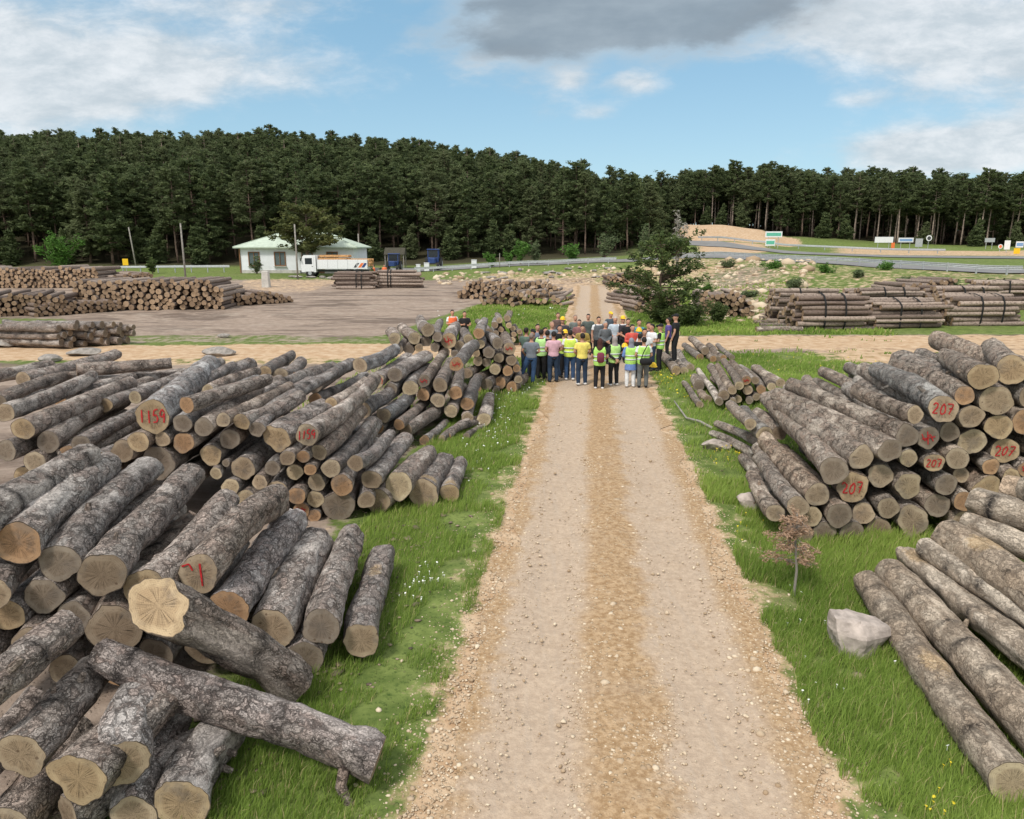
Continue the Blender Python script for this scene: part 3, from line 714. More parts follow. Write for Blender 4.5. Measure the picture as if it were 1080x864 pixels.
        tv = np.array(FACE_TINTS[fi if e == 0 else (fi+3) % 8])*R_.uniform(.88, 1.1); co.color = (*tv, 1)
    if mark:
        if mark == 'scrawl': lines = [[(x_*r*1.2, y_*r*1.2) for x_, y_ in ln] for ln in SCRAWL[:R_.integers(2, 4)]]
        elif mark == 'arc': lines = [[(r*.75*math.cos(a), r*.75*math.sin(a)) for a in np.linspace(-.5, 1.5, 8)]]
        elif mark == 'bar': lines = [[(.12*r, .55*r), (.16*r, -.6*r)], [(-.75*r, .4*r), (-.4*r, .55*r), (-.25*r, .2*r)]]
        else:
            hh, wd = .78*r, .34*r if len(mark) == 4 else .42*r; lines = []; tot = len(mark)*wd*1.15
            for i, ch in enumerate(mark):
                x0 = -tot/2+i*wd*1.15
                hj = np.random.default_rng(seed*9+i); oy = hj.normal(0, .05)*hh; sl = hj.normal(.06, .08)
                for ln in DIGITS[ch]: lines.append([(hj.normal(0, .03)*wd+sl*(b_-.5)*hh+x0+a*wd*(.3 if ch == '1' else 1)+(.35*wd if ch == '1' else 0), (b_-.5+hj.normal(0, .03))*hh+oy) for a, b_ in ln])
        # the reader stands at the near end and looks along +z: local x runs to the reader's right
        po = strokes_mesh([[(-x_, y_) if False else (x_, y_) for x_, y_ in ln] for ln in lines], max(.014, r*.085), seed).build('painted_number' if mark[0].isdigit() else 'painted_mark', M_paint, o)
        pv_ = np.empty(len(po.data.vertices)*3, np.float32); po.data.vertices.foreach_get('co', pv_); pv_ = pv_.reshape(-1, 3)
        pv_[:, 2] -= tilt0[0]*-pv_[:, 0]+tilt0[1]*pv_[:, 1]; po.data.vertices.foreach_set('co', pv_.ravel()); po.data.update()
        c0 = V3[0].mean(0); po.location = (c0[0], c0[1], c0[2]-.005); po.scale = (-1, 1, -1)
        if xax.cross(yax).dot(zax) > 0: pass
    if seg >= 26 and R_.random() < .6 and face_to is None:   # snapped branch stubs on the near logs
        for _k in range(R_.integers(1, 4)):
            iz = R_.integers(3, nl-3); it = R_.integers(0, seg); b0 = V3[iz, it]; nn_ = np.array([ths[it, 0], ths[it, 1], R_.normal(.35, .3)]); ln = R_.uniform(.035, .11); rs_ = R_.uniform(.016, .034)
            st_ = MB().tube([b0-nn_*.03, b0+nn_*ln*.5, b0+nn_*ln], [rs_*1.25, rs_, rs_*.8], 8).build('branch_stub', bark or M_bark, o, False); st_.color = (.8*o.color[0], .76*o.color[1], .72*o.color[2], 1)
    ALL_LOGS.append(dict(o=o, near=near, far=far, r=r, L=L, pile=pile, face=fi, mark=mark, note=note))
    return o

def relax(P2, R_, it=40):
    P2 = P2.copy(); P0 = P2.copy()
    for _ in range(it):
        d = P2[:, None]-P2[None]; dist = np.linalg.norm(d, axis=-1)+1e-9; need = (R_[:, None]+R_[None])*.97-dist
        np.fill_diagonal(need, -1); push = np.maximum(need, 0)
        P2 += ((d/dist[..., None])*push[..., None]*.25).sum(1)
        P2 += (P0-P2)*.05
        P2[:, 1] = np.maximum(P2[:, 1], R_*.8)
    return P2
def pile(name, plane, entries, angle, Lr, seg, tint=(1, 1, 1), seed0=0, sink=.02, rough=1.0, Lmax=5.5, Lmin=1.9):
    a, b_ = np.array(plane[0]), np.array(plane[1]); u = (b_-a)/np.linalg.norm(b_-a); nrm = np.array([-u[1], u[0]])
    P, Rr = [], []
    for e in entries:
        p = onplane(e[0], e[1], a, b_); P.append(p); Rr.append(e[2]*depth(p)/F/2)
    P = np.array(P); Rr = np.array(Rr)
    s2 = np.stack([(P[:, :2]-a)@u, P[:, 2]], 1); s2 = relax(s2, Rr)
    for i, e in enumerate(entries):
        opt = e[-1] if isinstance(e[-1], dict) else {}
        R_ = np.random.default_rng(seed0+i)
        n3 = np.array([*(a+u*s2[i, 0]), max(s2[i, 1], Rr[i]-sink)])
        jit = R_.uniform(-.12, .12); n3[:2] += nrm*jit
        if len(e) > 4 and not isinstance(e[4], dict):
            f = G(e[3], e[4], n3[2]+opt.get('dz', 0)); dv = f-n3; L = float(np.clip(np.linalg.norm(dv), Lmin, Lmax)); far = n3+dv/np.linalg.norm(dv)*L
        else:
            an = math.radians(angle+R_.normal(0, 2.0)); L = R_.uniform(*Lr); far = n3+np.array([math.sin(an)*L, math.cos(an)*L, R_.normal(0, .03)])
        kw = {k: v for k, v in opt.items() if k not in ('dz',)}
        far[2] = max(far[2], Rr[i]*.85)
        kw.setdefault('tint', tint); kw.setdefault('rough', rough)
        make_log(n3, far, float(Rr[i]), name, seed0+i, seg=seg, **kw)

GREYT = (1.06, 1.0, .965); WARMT = (1.16, 1.06, .95)
# near pile, left of the road, beside the camera
N = [(21, 579, 48, 115, 492), (56, 599, 46, 157, 495), (107, 604, 49, 203, 502), (146, 617, 45, 238, 527), (208, 609, 47, 275, 542, {'mark': 'bar', 'face': 0}),
     (241, 646, 45, 310, 549, {'tint': (1.12, 1.03, 1.0), 'rough': 1.9, 'bend': .03}), (287, 670, 51, 333, 572, {'lobes': .08}), (338, 663, 43, 370, 566), (381, 680, 42, 403, 588, {'sawdust': .66, 'face': 0}),
     (-25, 556, 46, 84, 487), (45, 636, 44, {'face': 3}), (111, 658, 56, {'face': 2}), (36, 676, 50, {'face': 2}), (-4, 620, 40, {'face': 0}),
     (321, 705, 40, {'face': 3}), (67, 708, 34, {'face': 7}), (6, 700, 34), (160, 695, 40), (215, 690, 42), (262, 705, 38), (118, 712, 40), (-40, 660, 46), (15, 655, 38), (-14, 694, 44), (78, 655, 36), (186, 655, 36)]  # the last few are filler logs added to block light in the gaps
pile('near', ((-5.14, 6.46), (-1.68, 7.39)), N, -5.7, (2.5, 3.2), 40, GREYT, 100, rough=1.3, Lmax=3.6, Lmin=2.3)
# the middle pile: its front face and the rows that climb away behind it
M1 = [(3, 436, 20, 97, 397), (25, 452, 26, 137, 404), (47, 471, 25, 163, 402), (87, 467, 20, 185, 413), (160, 443, 37, 222, 385, {'mark': '1159', 'face': 4, 'lobes': .04}),
      (128, 476, 27), (147, 465, 23, {'face': 4}), (170, 464, 17), (165, 487, 38, {'face': 6}), (198, 426, 19, 282, 400, {'face': 5}), (192, 447, 21, {'face': 6}), (216, 449, 21, {'face': 3}),
      (235, 443, 16, 305, 408), (193, 468, 24, {'face': 5}), (241, 465, 23, {'face': 6}), (258, 448, 20, 317, 418), (291, 467, 30, 345, 432, {'lobes': .16}), (269, 454, 18, {'lobes': .1}), (221, 482, 24), (229, 498, 14, {'face': 1}),
      (237, 490, 9), (257, 497, 27), (245, 512, 20, {'face': 1}), (260, 526, 24, {'face': 1}), (275, 508, 18), (287, 494, 17), (303, 477, 18), (290, 517, 24, {'face': 0}), (310, 500, 19, {'face': 1}),
      (313, 522, 20, {'face': 5}), (283, 537, 15), (320, 481, 14), (324, 457, 26, 395, 400, {'mark': '1159', 'face': 7, 'lobes': .03}), (334, 480, 19, 380, 433), (351, 497, 22, 392, 445), (375, 488, 19, 407, 462),
      (391, 508, 23, 428, 463), (328, 493, 14, {'face': 5}), (333, 512, 20, {'face': 7}), (357, 519, 24), (335, 529, 20, {'face': 1}), (386, 528, 20, {'face': 2}), (355, 547, 36, {'face': 6}), (323, 541, 17, {'face': 5, 'mark': 'scrawl'}), (327, 556, 15),
      (70, 484, 24), (38, 489, 24), (106, 489, 22), (8, 474, 24), (200, 505, 22), (180, 515, 24), (60, 500, 30), (100, 500, 28), (30, 500, 28), (140, 510, 26)]
pile('middle', ((-6.18, 11.45), (-3.11, 11.88)), M1, -2, (3.4, 4.4), 22, GREYT, 300)
M2_ = []
for x_, y_, d_, fx_, fy_ in ((0, 422, 16, 70, 397), (62, 425, 16, 140, 399), (112, 427, 17, 190, 398), (178, 414, 16, 246, 386), (-20, 440, 20, 60, 410), (262, 420, 15, 318, 396), (295, 424, 15, 352, 395), (220, 412, 14, 272, 392), (350, 425, 15, 385, 402), (145, 418, 15, 205, 396)): M2_.append((x_, y_, d_, fx_, fy_))
pile('middle', ((-6.6, 13.6), (-3.0, 14.0)), M2_, -2, (3, 4), 20, GREYT, 380)
M2 = [(417, 517, 31, 452, 480), (405, 541, 29, {'face': 0}), (444, 529, 34, 465, 494, {'sawdust': .12, 'face': 0}), (473, 519, 22, 484, 494, {'sawdust': .15})]
pile('middle', ((-3.11, 11.88), (-1.06, 12.84)), M2, 8, (2.4, 3), 24, GREYT, 400, Lmax=3.6)
M3 = [(429, 454, 16, 463, 432), (419, 447, 13, 447, 424), (405, 440, 18, 432, 418), (447, 467, 12, 468, 447), (465, 471, 10, 480, 457), (473, 463, 10, 500, 444), (491, 463, 8, 504, 452), (382, 432, 19, 422, 408), (400, 452, 13), (414, 458, 10, {'mark': 'scrawl'}), (395, 462, 14), (412, 470, 14), (380, 455, 16)]
pile('middle', ((-3.4, 16.0), (-0.9, 17.6)), M3, 6, (3, 4), 18, GREYT, 430)
M4 = [(314, 400, 18, 352, 387, {'face': 5}), (332, 408, 18, 370, 384), (333, 421, 15, 385, 397), (380, 386, 17, 416, 369, {'face': 0}), (397, 402, 18, 430, 378, {'mark': 'arc', 'face': 1}), (417, 397, 18, 450, 376, {'face': 6}), (432, 409, 18, 452, 388),
      (447, 402, 14, 469, 371, {'mark': 'scrawl', 'face': 6}), (447, 417, 14, {'face': 5}), (464, 407, 17, 476, 382), (462, 422, 16), (475, 433, 15, {'face': 1}), (412, 411, 15), (481, 415, 16, 484, 393), (493, 427, 15), (492, 440, 14), (509, 442, 16, 516, 419, {'face': 1}),
      (482, 385, 16, 500, 364, {'mark': 'scrawl', 'face': 5}), (295, 396, 17, 317, 382), (280, 393, 16, 308, 375), (235, 398, 15, 266, 384), (264, 397, 13, 282, 390), (23, 400, 17, 122, 374), (82, 389, 16, 150, 385), (50, 400, 12, 100, 390), (-20, 400, 16, 30, 390), (190, 402, 13, 232, 382), (100, 402, 12, 160, 396), (110, 410, 14, 160, 390), (205, 395, 12, 250, 385)]
pile('middle', ((-6.4, 16.9), (-0.7, 18.7)), M4, 2, (3.0, 4.0), 18, GREYT, 460)
M5 = [(437, 357, 14, 423, 345, {'face': 1}), (450, 360, 12), (451, 349, 15, 443, 337), (461, 355, 11, 465, 339), (441, 366, 9), (432, 369, 12), (458, 366, 10), (473, 360, 17, 481, 345, {'mark': 'scrawl', 'face': 4}), (484, 366, 12), (504, 352, 13, {'face': 5}), (506, 363, 11), (495, 358, 12, 489, 350),
      (515, 372, 14), (525, 362, 13, 512, 354), (537, 368, 14, {'mark': 'scrawl', 'face': 0}), (527, 378, 12), (539, 380, 12), (502, 372, 10), (520, 388, 13), (492, 393, 12, 512, 383), (502, 399, 11, 527, 388), (514, 406, 14, 532, 395), (528, 405, 13, 546, 394, {'face': 5}), (539, 414, 13, 549, 401), (535, 391, 12, {'face': 5}), (544, 388, 9), (505, 381, 11), (523, 417, 8), (502, 413, 12),
      (416, 357, 14, 411, 350), (420, 368, 11), (515, 384, 10), (546, 400, 9), (470, 372, 11), (490, 378, 10), (480, 372, 9)]
pile('back', ((-3.6, 22.4), (0.2, 23.3)), M5, -2, (3.0, 4.0), 16, GREYT, 520)
M6 = [(521.5, 342.5, 8), (528, 348, 7), (522.5, 351, 7), (536, 343, 7), (541.5, 347.5, 6), (515, 350, 8), (533, 353, 7), (541.5, 352.5, 6), (512, 347, 7), (527, 338, 7), (535, 336, 8, 538, 330), (548, 350, 6), (517, 356, 7), (527, 357, 7), (540, 358, 7), (549, 356, 6), (509, 354, 7)]
pile('small back', ((-1.6, 34.4), (1.0, 34.9)), M6, -3, (2.6, 3.2), 12, GREYT, 580, sink=.05)
# the numbered pile, right of the road
RN = [(1034, 396, 30, 1000, 377, {'face': 4}), (1073, 392, 32, 1047, 369, {'face': 4}), (991, 430, 31, 925, 391, {'mark': '207', 'face': 0, 'lobes': .03}), (1017, 417, 22, 943, 386, {'face': 5}), (964, 437, 21, 903, 412), (956, 460, 25, 835, 406), (935, 473, 27, 820, 416, {'lobes': .09}), (910, 483, 28, 824, 426, {'lobes': .09}),
      (880, 497, 31, 808, 420, {'face': 3}), (864, 523, 28, 808, 464, {'face': 7}), (840, 533, 24, 802, 483), (818, 541, 20, 795, 504), (1049, 422, 36, {'face': 0, 'lobes': .1}), (1024, 439, 27), (1056, 450, 28, {'face': 4}), (1078, 443, 30, {'face': 5}), (1005, 457, 24, {'face': 3}), (979, 462, 25, {'face': 3, 'mark': 'scrawl'}),
      (1030, 467, 30, {'face': 1}), (1063, 477, 29, {'mark': '207', 'face': 4, 'lobes': .03}), (1007, 482, 24, {'face': 7}), (984, 488, 23, {'mark': '207', 'face': 4, 'lobes': .03}), (958, 483, 20), (1042, 492, 19, {'face': 5}), (1062, 501, 20, {'face': 4}), (1014, 502, 18), (996, 512, 24, {'face': 3}), (957, 512, 30, {'lobes': .12}), (932, 504, 28, {'face': 7}), (900, 515, 34, {'mark': '207', 'face': 4}),
      (882, 544, 28, {'face': 3}), (935, 535, 25, {'face': 7}), (990, 532, 28, {'face': 3}), (1010, 527, 22), (912, 544, 26), (963, 548, 36, {'face': 7, 'lobes': .12}), (928, 560, 26, {'face': 2}), (898, 562, 26, {'face': 3}), (871, 563, 25, {'face': 3}), (857, 549, 22), (847, 563, 22), (1038, 513, 30, {'face': 4, 'lobes': .14}), (1079, 515, 22), (1080, 494, 20, {'mark': 'scrawl', 'face': 5}), (1088, 420, 26), (1015, 550, 26), (1045, 545, 28), (1104, 396, 30), (1100, 470, 30), (1072, 545, 26), (1122, 432, 30), (1126, 500, 30), (1108, 540, 28), (1140, 470, 30), (1150, 535, 30), (1160, 500, 28)]
pile('numbered', ((3.92, 10.86), (6.74, 11.05)), RN, 8.3, (3.8, 4.6), 26, WARMT, 700)
RN2 = [(807, 457, 19, 783, 434), (819, 457, 17, 800, 437), (858, 437, 14, 838, 404, {'mark': 'scrawl'}), (880, 430, 16, 850, 400), (910, 415, 16, 868, 392), (930, 410, 18, 895, 388), (795, 450, 14, 775, 432), (838, 448, 15, 815, 415), (900, 428, 15, 860, 403), (870, 448, 16, 830, 410), (940, 420, 15, 900, 395)]
pile('numbered', ((4.6, 14.8), (9.2, 15.3)), RN2, 9, (3.2, 4), 18, WARMT, 780)
# two thin logs that slide off towards the road, and the small pile by the people
for i, (nx_, ny_, fx_, fy_, zz_, rr_) in enumerate([(807, 471, 756, 447, .32, .125), (798, 481, 751, 457, .13, .12)]):
    a = G(nx_, ny_, zz_); f_ = G(fx_, fy_, zz_-(.1 if i == 0 else 0)); make_log(a, f_, rr_, 'sliding', 800+i, 18, tint=WARMT, face=6)
RSM = [(789, 402, 10.5, 771, 383, {'mark': 'scrawl', 'face': 5}), (791, 412, 11, {'face': 0}), (779, 407, 10, 763, 381), (772, 412, 10, 757, 386), (765, 417, 12, 749, 387), (757, 423, 9, 735, 389), (772, 424, 8.5), (780, 422, 8.5), (788, 422, 8.5), (803, 411, 10), (813, 408, 10), (824, 404, 11, 796, 388, {'face': 0}), (799, 402, 9, 782, 388), (798, 419, 9), (808, 418, 8), (818, 414, 8)]
pile('small right', ((5.9, 20.6), (8.2, 21.4)), RSM, 9, (3, 3.8), 16, WARMT, 820)
for i, (nx_, ny_, fx_, fy_, dpx, zz_) in enumerate([(738, 427, 722, 404, 8, .12), (747, 421, 739, 414, 9, .13), (737, 407, 733, 399, 13, .2), (713, 391, 699, 375, 11, .19), (728, 388, 715, 370, 10, .18), (722, 391, 708, 372, 9, .15),
      (738, 377, 722, 364, 9, .17), (744, 370, 729, 357, 9, .40), (752, 379, 735, 364, 8, .16), (763, 378, 748, 364, 8, .18), (772, 377, 757, 364, 7, .16), (757, 379, 742, 366, 7, .15)]):
    a = G(nx_, ny_, zz_); rr_ = dpx*depth(a)/F/2; f_ = G(fx_, fy_, zz_); d_ = f_-a; L_ = np.clip(np.linalg.norm(d_), .6, 4.2); make_log(a, a+d_/np.linalg.norm(d_)*L_, rr_, 'scattered', 860+i, 14, tint=WARMT)
# the pile in the near right corner: long peeled logs whose near ends point at the camera
for i, (nx_, ny_, zn, fx_, fy_, dpx, sd_) in enumerate([(1068, 826, .20, 915, 615, 42, .42), (1120, 800, .30, 938, 603, 44, 0), (1140, 730, .40, 957, 587, 36, .9), (1150, 690, .66, 975, 577, 29, 0), (1180, 690, .85, 1000, 563, 46, .75), (1190, 620, .95, 1020, 551, 33, 0), (1190, 580, 1.2, 1028, 528, 40, .4), (1200, 550, 1.35, 1060, 515, 34, 0), (1180, 560, 1.55, 1085, 514, 36, 0), (1160, 760, .22, 985, 590, 34, 0), (1200, 700, .3, 1010, 575, 40, 0)]):
    a = G(nx_, ny_, zn); f_ = G(fx_, fy_, zn); rr_ = dpx*depth((a+f_)/2)/F/2
    if i == 2: lb, rg_ = .12, 2.0
    else: lb, rg_ = .05, .8
    make_log(a, f_, rr_, 'corner', 900+i, 36, tint=(1.05, 1.0, .94), bark=M_peel, face=1, sawdust=sd_, lobes=lb, rough=rg_, taper=.9, bend=.03)
# big logs in the bottom left corner
BLP = ((-4.3, 4.9), (-2.4, 5.25))
BL = [(-42, 745, 50, 47, 678), (21, 799, 53, 94, 712, {'face': 0}), (128, 803, 60, 152, 735, {'face': 0, 'lobes': .09}), (150, 850, 44, 190, 757, {'rough': 1.8}), (193, 868, 62, 238, 772), (10, 866, 56, 60, 800, {'face': 7}), (82, 905, 50, 130, 830), (-50, 830, 56, 20, 760)]
pile('corner heap', BLP, BL, -6, (1.8, 2.2), 48, GREYT, 1000, rough=1.7, Lmax=2.3, Lmin=1.2)
a = onplane(83, 823, np.array((-4.3, 4.72)), np.array((-2.4, 5.05)))
make_log(a, a+np.array([.12, 1.0, -.02]), 34*2*depth(a)/F/2, 'corner heap', 1050, 48, face=4, tint=GREYT, rough=1.7, lobes=.13, note='split')
a = atY(104, 694, 6.1); b_ = G(398, 803, .25)
cross = make_log(b_, a, .215, 'cross', 1060, 48, tint=(1.05, .98, .97), rough=1.9, taper=.86, face=7, bend=.05, lobes=.07)
sb = MB(); L_ = float(np.linalg.norm(a-b_)); sb.tube([(.12, -.08, .24), (.20, -.19, .22), (.25, -.29, .10), (.27, -.36, .0)], [.055, .05, .042, .034], 10); sb.build('branch_stub', M_bark, cross, True).color = (.62, .55, .5, 1)
a = atY(168, 638, 6.25); b_ = G(318, 722, .2)
make_log(a, b_, .265, 'stump', 1070, 48, tint=(.6, .52, .46), rough=2.0, taper=.82, face=4, lobes=.05, up=(0, .4, 1), face_to=(-.12, -.85, .62))

# ---- a label for every log that says which one it is
PILE_TXT = {'near': 'the near left pile', 'middle': 'the big left pile', 'back': 'the tall pile left of the people', 'small back': 'stack behind the tall pile',
            'numbered': 'the numbered pile right of the road', 'sliding': 'the grass below the numbered pile', 'small right': 'the small right stack', 'scattered': 'grass by the right stack', 'corner': 'the peeled pile, bottom right', 'corner heap': 'the bottom left heap', 'cross': '', 'stump': ''}
by = {}
for q in ALL_LOGS: by.setdefault(q['pile'], []).append(q)
for pn, ql in by.items():
    ql.sort(key=lambda q: -q['near'][2])
    tiers = []
    nt = max(1, round(len(ql)/9)); per = math.ceil(len(ql)/nt)
    for k in range(0, len(ql), per): tiers.append(ql[k:k+per])
    for ti, tr in enumerate(tiers):
        tr.sort(key=lambda q: pix(*q['near'])[0])
        for i, q in enumerate(tr):
            size = 'thick' if q['r'] > .225 else 'thin' if q['r'] < .165 else 'mid-sized'
            wd = f"{size} pine log, {TINT_WORD[q['face']]} end" + (f" painted {q['mark']}" if q['mark'] and q['mark'][0].isdigit() else ' marked red' if q['mark'] else '')
            row = f"{ordinal(i+1)} from left" + (f", {ordinal(ti+1)} tier down" if nt > 1 else '')
            tail = PILE_TXT[pn]
            lab = f"{wd}, {row}, {tail}"
            if len(lab.split()) > 16: lab = lab.replace('pine log', 'log').replace(' tier down', ' row').replace('mid-sized ', '')
            if len(lab.split()) > 16: lab = lab.replace('right of the road', '').replace('left of the people', '').strip()
            if len(lab.split()) > 16: lab = lab.replace('the big left pile', 'big left pile').replace('dark weathered', 'dark').replace('log, ', 'log ', 1).replace(' end', '-ended', 1)
            if pn == 'cross': lab = 'rough log with a broken branch stub lying across the bottom left heap'
            if pn == 'stump': lab = 'dark-barked log whose big yellow cut face tilts up above the crossing log'
            if q['note'] == 'split': lab = 'thick log with a lobed pale end, lowest in front of the bottom left heap'
            tag(q['o'], lab, 'log', {'near': 'logs of the near left pile', 'middle': 'logs of the big left pile'}.get(pn, 'logs in the '+pn+' pile'))
# ------------------------------------------------------------------ strapped bundles and far stacks
def pack(W, Hfun, rlo, rhi, n, seed):
    R_ = np.random.default_rng(seed); P = []
    for k in range(n*3):
        r = R_.uniform(rlo, rhi); best = None
        for x in R_.uniform(r, W-r, 14):
            z = r
            for (a, b_, c_) in P:
                dx = abs(a-x)
                if dx < r+c_: z = max(z, b_+math.sqrt((r+c_)**2-dx*dx))
            if best is None or z < best[1]: best = (x, z)
        if best[1]+r*.6 < Hfun(best[0]/W): P.append((best[0], best[1], r))
        if len(P) >= n: break
    return P
def small_log(mb, p, d, L, r, seed, seg=10, tone=.5):
    R_ = np.random.default_rng(seed); p = np.array(p, float); d = np.array(d, float); d /= np.linalg.norm(d)
    a = np.cross(d, [0, 0, 1.]); a /= np.linalg.norm(a); b_ = np.cross(a, d); th = np.arange(seg)*2*np.pi/seg
    vs = []; zs = np.linspace(0, L, 5); bd = R_.normal(0, .025, 2)
    for z in zs:
        c = p+d*z+(a*bd[0]+b_*bd[1])*math.sin(math.pi*z/L); rr = r*(1-.12*z/L)*(1+R_.normal(0, .05, seg))
        vs.append(c+rr[:, None]*(np.cos(th)[:, None]*a+np.sin(th)[:, None]*b_))
    v = np.concatenate(vs); fs = [(k*seg+(i+1) % seg, k*seg+i, (k+1)*seg+i, (k+1)*seg+(i+1) % seg) for k in range(4) for i in range(seg)]
    mb.add(v, fs, 0, tone=tone)
    mb.add(v[:seg]-d*.003, [tuple(range(seg))], 1, tone=tone); mb.add(v[-seg:]+d*.003, [tuple(range(seg))[::-1]], 1, tone=tone)
def far_mat(name, a, b_, dark):
    m, t, p = mat(name); tn = t.attr('tone'); oc = t.new('ShaderNodeTexCoord').outputs['Object']
    n = t.noise(oc, 9, 4, .65); c = t.mix(tn, a, b_); c = t.mix(t.m('MULTIPLY', t.ss(n, .42, .7), .7), c, dark)
    t.l.new(c, p.inputs['Base Color']); p.inputs['Roughness'].default_value = .92
    b = t.new('ShaderNodeBump'); b.inputs['Strength'].default_value = .6; b.inputs['Distance'].default_value = .03; t.l.new(n, b.inputs['Height']); t.l.new(b.outputs[0], p.inputs['Normal'])
    return m
M_fbark = far_mat('stacked_bark', (.15, .11, .09), (.42, .335, .275), (.07, .05, .04))
M_fcut = far_mat('stacked_cut_ends', (.27, .185, .12), (.46, .32, .205), (.15, .095, .06))
M_fgrey = far_mat('stacked_grey_bark', (.16, .145, .14), (.27, .25, .24), (.05, .042, .04))

def bundle(px, py, ang, W, Hh, L, n, label, seed, straps=(.38, .68), cat='log bundle'):
    p0 = ground_at(px, py); d = np.array([math.cos(ang), math.sin(ang), 0.0]); s = np.array([-math.sin(ang), math.cos(ang), 0.0])
    t = empty('log_bundle', p0); tag(t, label, cat, 'strapped log bundles')
    Hh *= 1.15; n = int(n*1.2)
    P = pack(W, lambda u: Hh*(1-.35*abs(2*u-1)**3), .10, .16, n, seed); R_ = np.random.default_rng(seed)
    for i, (x, z, r) in enumerate(P):
        mb = MB(); small_log(mb, s*x+np.array([0, 0, z])+d*R_.normal(0, .22), d+s*R_.normal(0, .035), L*R_.uniform(.93, 1.06), r, seed*100+i, 12, R_.uniform(0, 1)); mb.build('log', [M_fbark, M_fcut], t, True)
    # straps lie on the outline of the stack
    Pa = np.array(P); pts = []
    for a in np.linspace(0, 2*math.pi, 40, endpoint=False):
        c = np.array([math.cos(a), math.sin(a)]); k = np.argmax(Pa[:, :2]@c+Pa[:, 2]); pts.append(Pa[k, :2]+c*(Pa[k, 2]+.025))
    pts = np.array(pts+[pts[0]])
    for f_ in straps:
        mb = MB(); o3 = [s*q[0]+np.array([0, 0, q[1]])+d*L*f_ for q in pts]
        v = np.concatenate([[q-d*.05 for q in o3], [q+d*.05 for q in o3]]); m_ = len(o3)
        c3 = np.mean(o3, 0); vi = v+(np.tile(o3, (2, 1))-c3)/np.linalg.norm(np.tile(o3, (2, 1))-c3, axis=1, keepdims=True)*.02
        mb.add(np.concatenate([v, vi]), [(2*m_+i, 2*m_+i+1, 3*m_+i+1, 3*m_+i) for i in range(m_-1)]+[(i, 2*m_+i, 3*m_+i, m_+i) for i in range(0)]+[(i, i+1, 2*m_+i+1, 2*m_+i) for i in range(m_-1)]+[(m_+i+1, m_+i, 3*m_+i, 3*m_+i+1) for i in range(m_-1)])
        mb.build('strap', M_strap, t)
A1 = math.radians(4)
bundle(842, 349, A1, 1.9, 1.75, 3.9, 34, 'front strapped bundle of short thick logs beside the loose log ends', 3)
bundle(818, 341, A1, 1.9, 2.3, 3.9, 42, 'taller strapped bundle directly behind the front left bundle', 4)
bundle(921, 347, A1+.05, 2.2, 1.7, 4.2, 36, 'middle front strapped bundle with low sloping logs', 5)
bundle(905, 338, A1+.03, 2.2, 2.4, 4.3, 44, 'high strapped bundle behind the middle front bundle', 6)
bundle(1006, 345, A1, 2.2, 1.7, 4.4, 36, 'strapped bundle at the right edge, nearest its dirt track', 7)
bundle(990, 336, A1+.06, 2.4, 2.2, 4.4, 44, 'strapped bundle rising behind the right edge bundle', 8)
bundle(1040, 326, A1-.1, 2.6, 3.0, 3.6, 44, 'farthest strapped bundle, uphill towards the green bank at right', 9)
bundle(492, 305, .03, 1.4, 2.0, 3.6, 26, 'strapped bundle in front of the truck, left of the small bush', 10) if False else None
bundle(353, 305, .02, 1.6, 1.45, 3.8, 28, 'strapped bundle in front of the truck, left of the small bush', 11, (.55, .68))
bundle(398, 304, .02, 1.6, 1.5, 4.1, 28, 'strapped bundle in front of the truck, right of the small bush', 12, (.25, .32))
for i, (px_, py_, an, L_, r_) in enumerate([(797, 351, .08, 2.6, .17), (801, 346, .05, 2.4, .16), (806, 342, .0, 2.6, .15), (800, 338, .1, 2.4, .15), (812, 350, .15, 1.9, .14), (795, 342, .05, 2.2, .14)]):
    p = ground_at(px_, py_); p[2] += r_; make_log(p, p+np.array([math.cos(an), math.sin(an), 0])*L_, r_, 'loose', 1200+i, 14, tint=WARMT)
for i, q in enumerate([q for q in ALL_LOGS if q['pile'] == 'loose']):
    tag(q['o'], f'loose log lying left of the strapped bundles, {ordinal(i+1)} of six from its dirt track', 'log', 'loose logs by the strapped bundles')

stk = MB()
def stack(px, py, ang, W, Hfun, L, n, rlo, rhi, seed, grey=0, mess=0.0):
    """px,py: ground point at the left end of the face with the cut ends; the face runs along ang, the logs lie behind it"""
    p0 = ground_at(px, py); s = np.array([math.cos(ang), math.sin(ang), 0.0]); d = np.array([-math.sin(ang), math.cos(ang), 0.0])
    R_ = np.random.default_rng(seed)
    for i, (x, z, r) in enumerate(pack(W, Hfun, rlo, rhi, n, seed)):
        p = p0+s*x+np.array([0, 0, z])+d*R_.normal(0, .12+mess); q = terrain(np.array([p[0]]), np.array([p[1]]))[0]-p0[2]; p[2] += q
        small_log(stk, p, d+s*R_.normal(0, .03+mess*.4)+np.array([0, 0, R_.normal(0, mess*.15)]), L*R_.uniform(.9, 1.1), r, seed*1000+i, 8, R_.uniform(0, 1)*(1-.6*grey))
stack(78, 328, math.radians(4), 10.5, lambda u: 2.15-.5*(u > .93), 5.0, 150, .13, .22, 21)
stack(-30, 304, 0.0, 13.0, lambda u: 2.3, 4.5, 170, .13, .22, 22)
stack(118, 303, math.radians(50), 4.5, lambda u: 1.5, 5.5, 40, .13, .2, 23)
stack(215, 325, math.radians(38), 7.0, lambda u: 2.2*(1-u)+.3, 4.5, 56, .13, .2, 24, 1)
stack(-10, 335, math.radians(20), 4.6, lambda u: 1.9-.6*u, 5, 60, .12, .18, 25, 1)
stack(35, 335, math.radians(48), 5.5, lambda u: 1.6-.9*u, 5, 50, .11, .16, 26, 1)
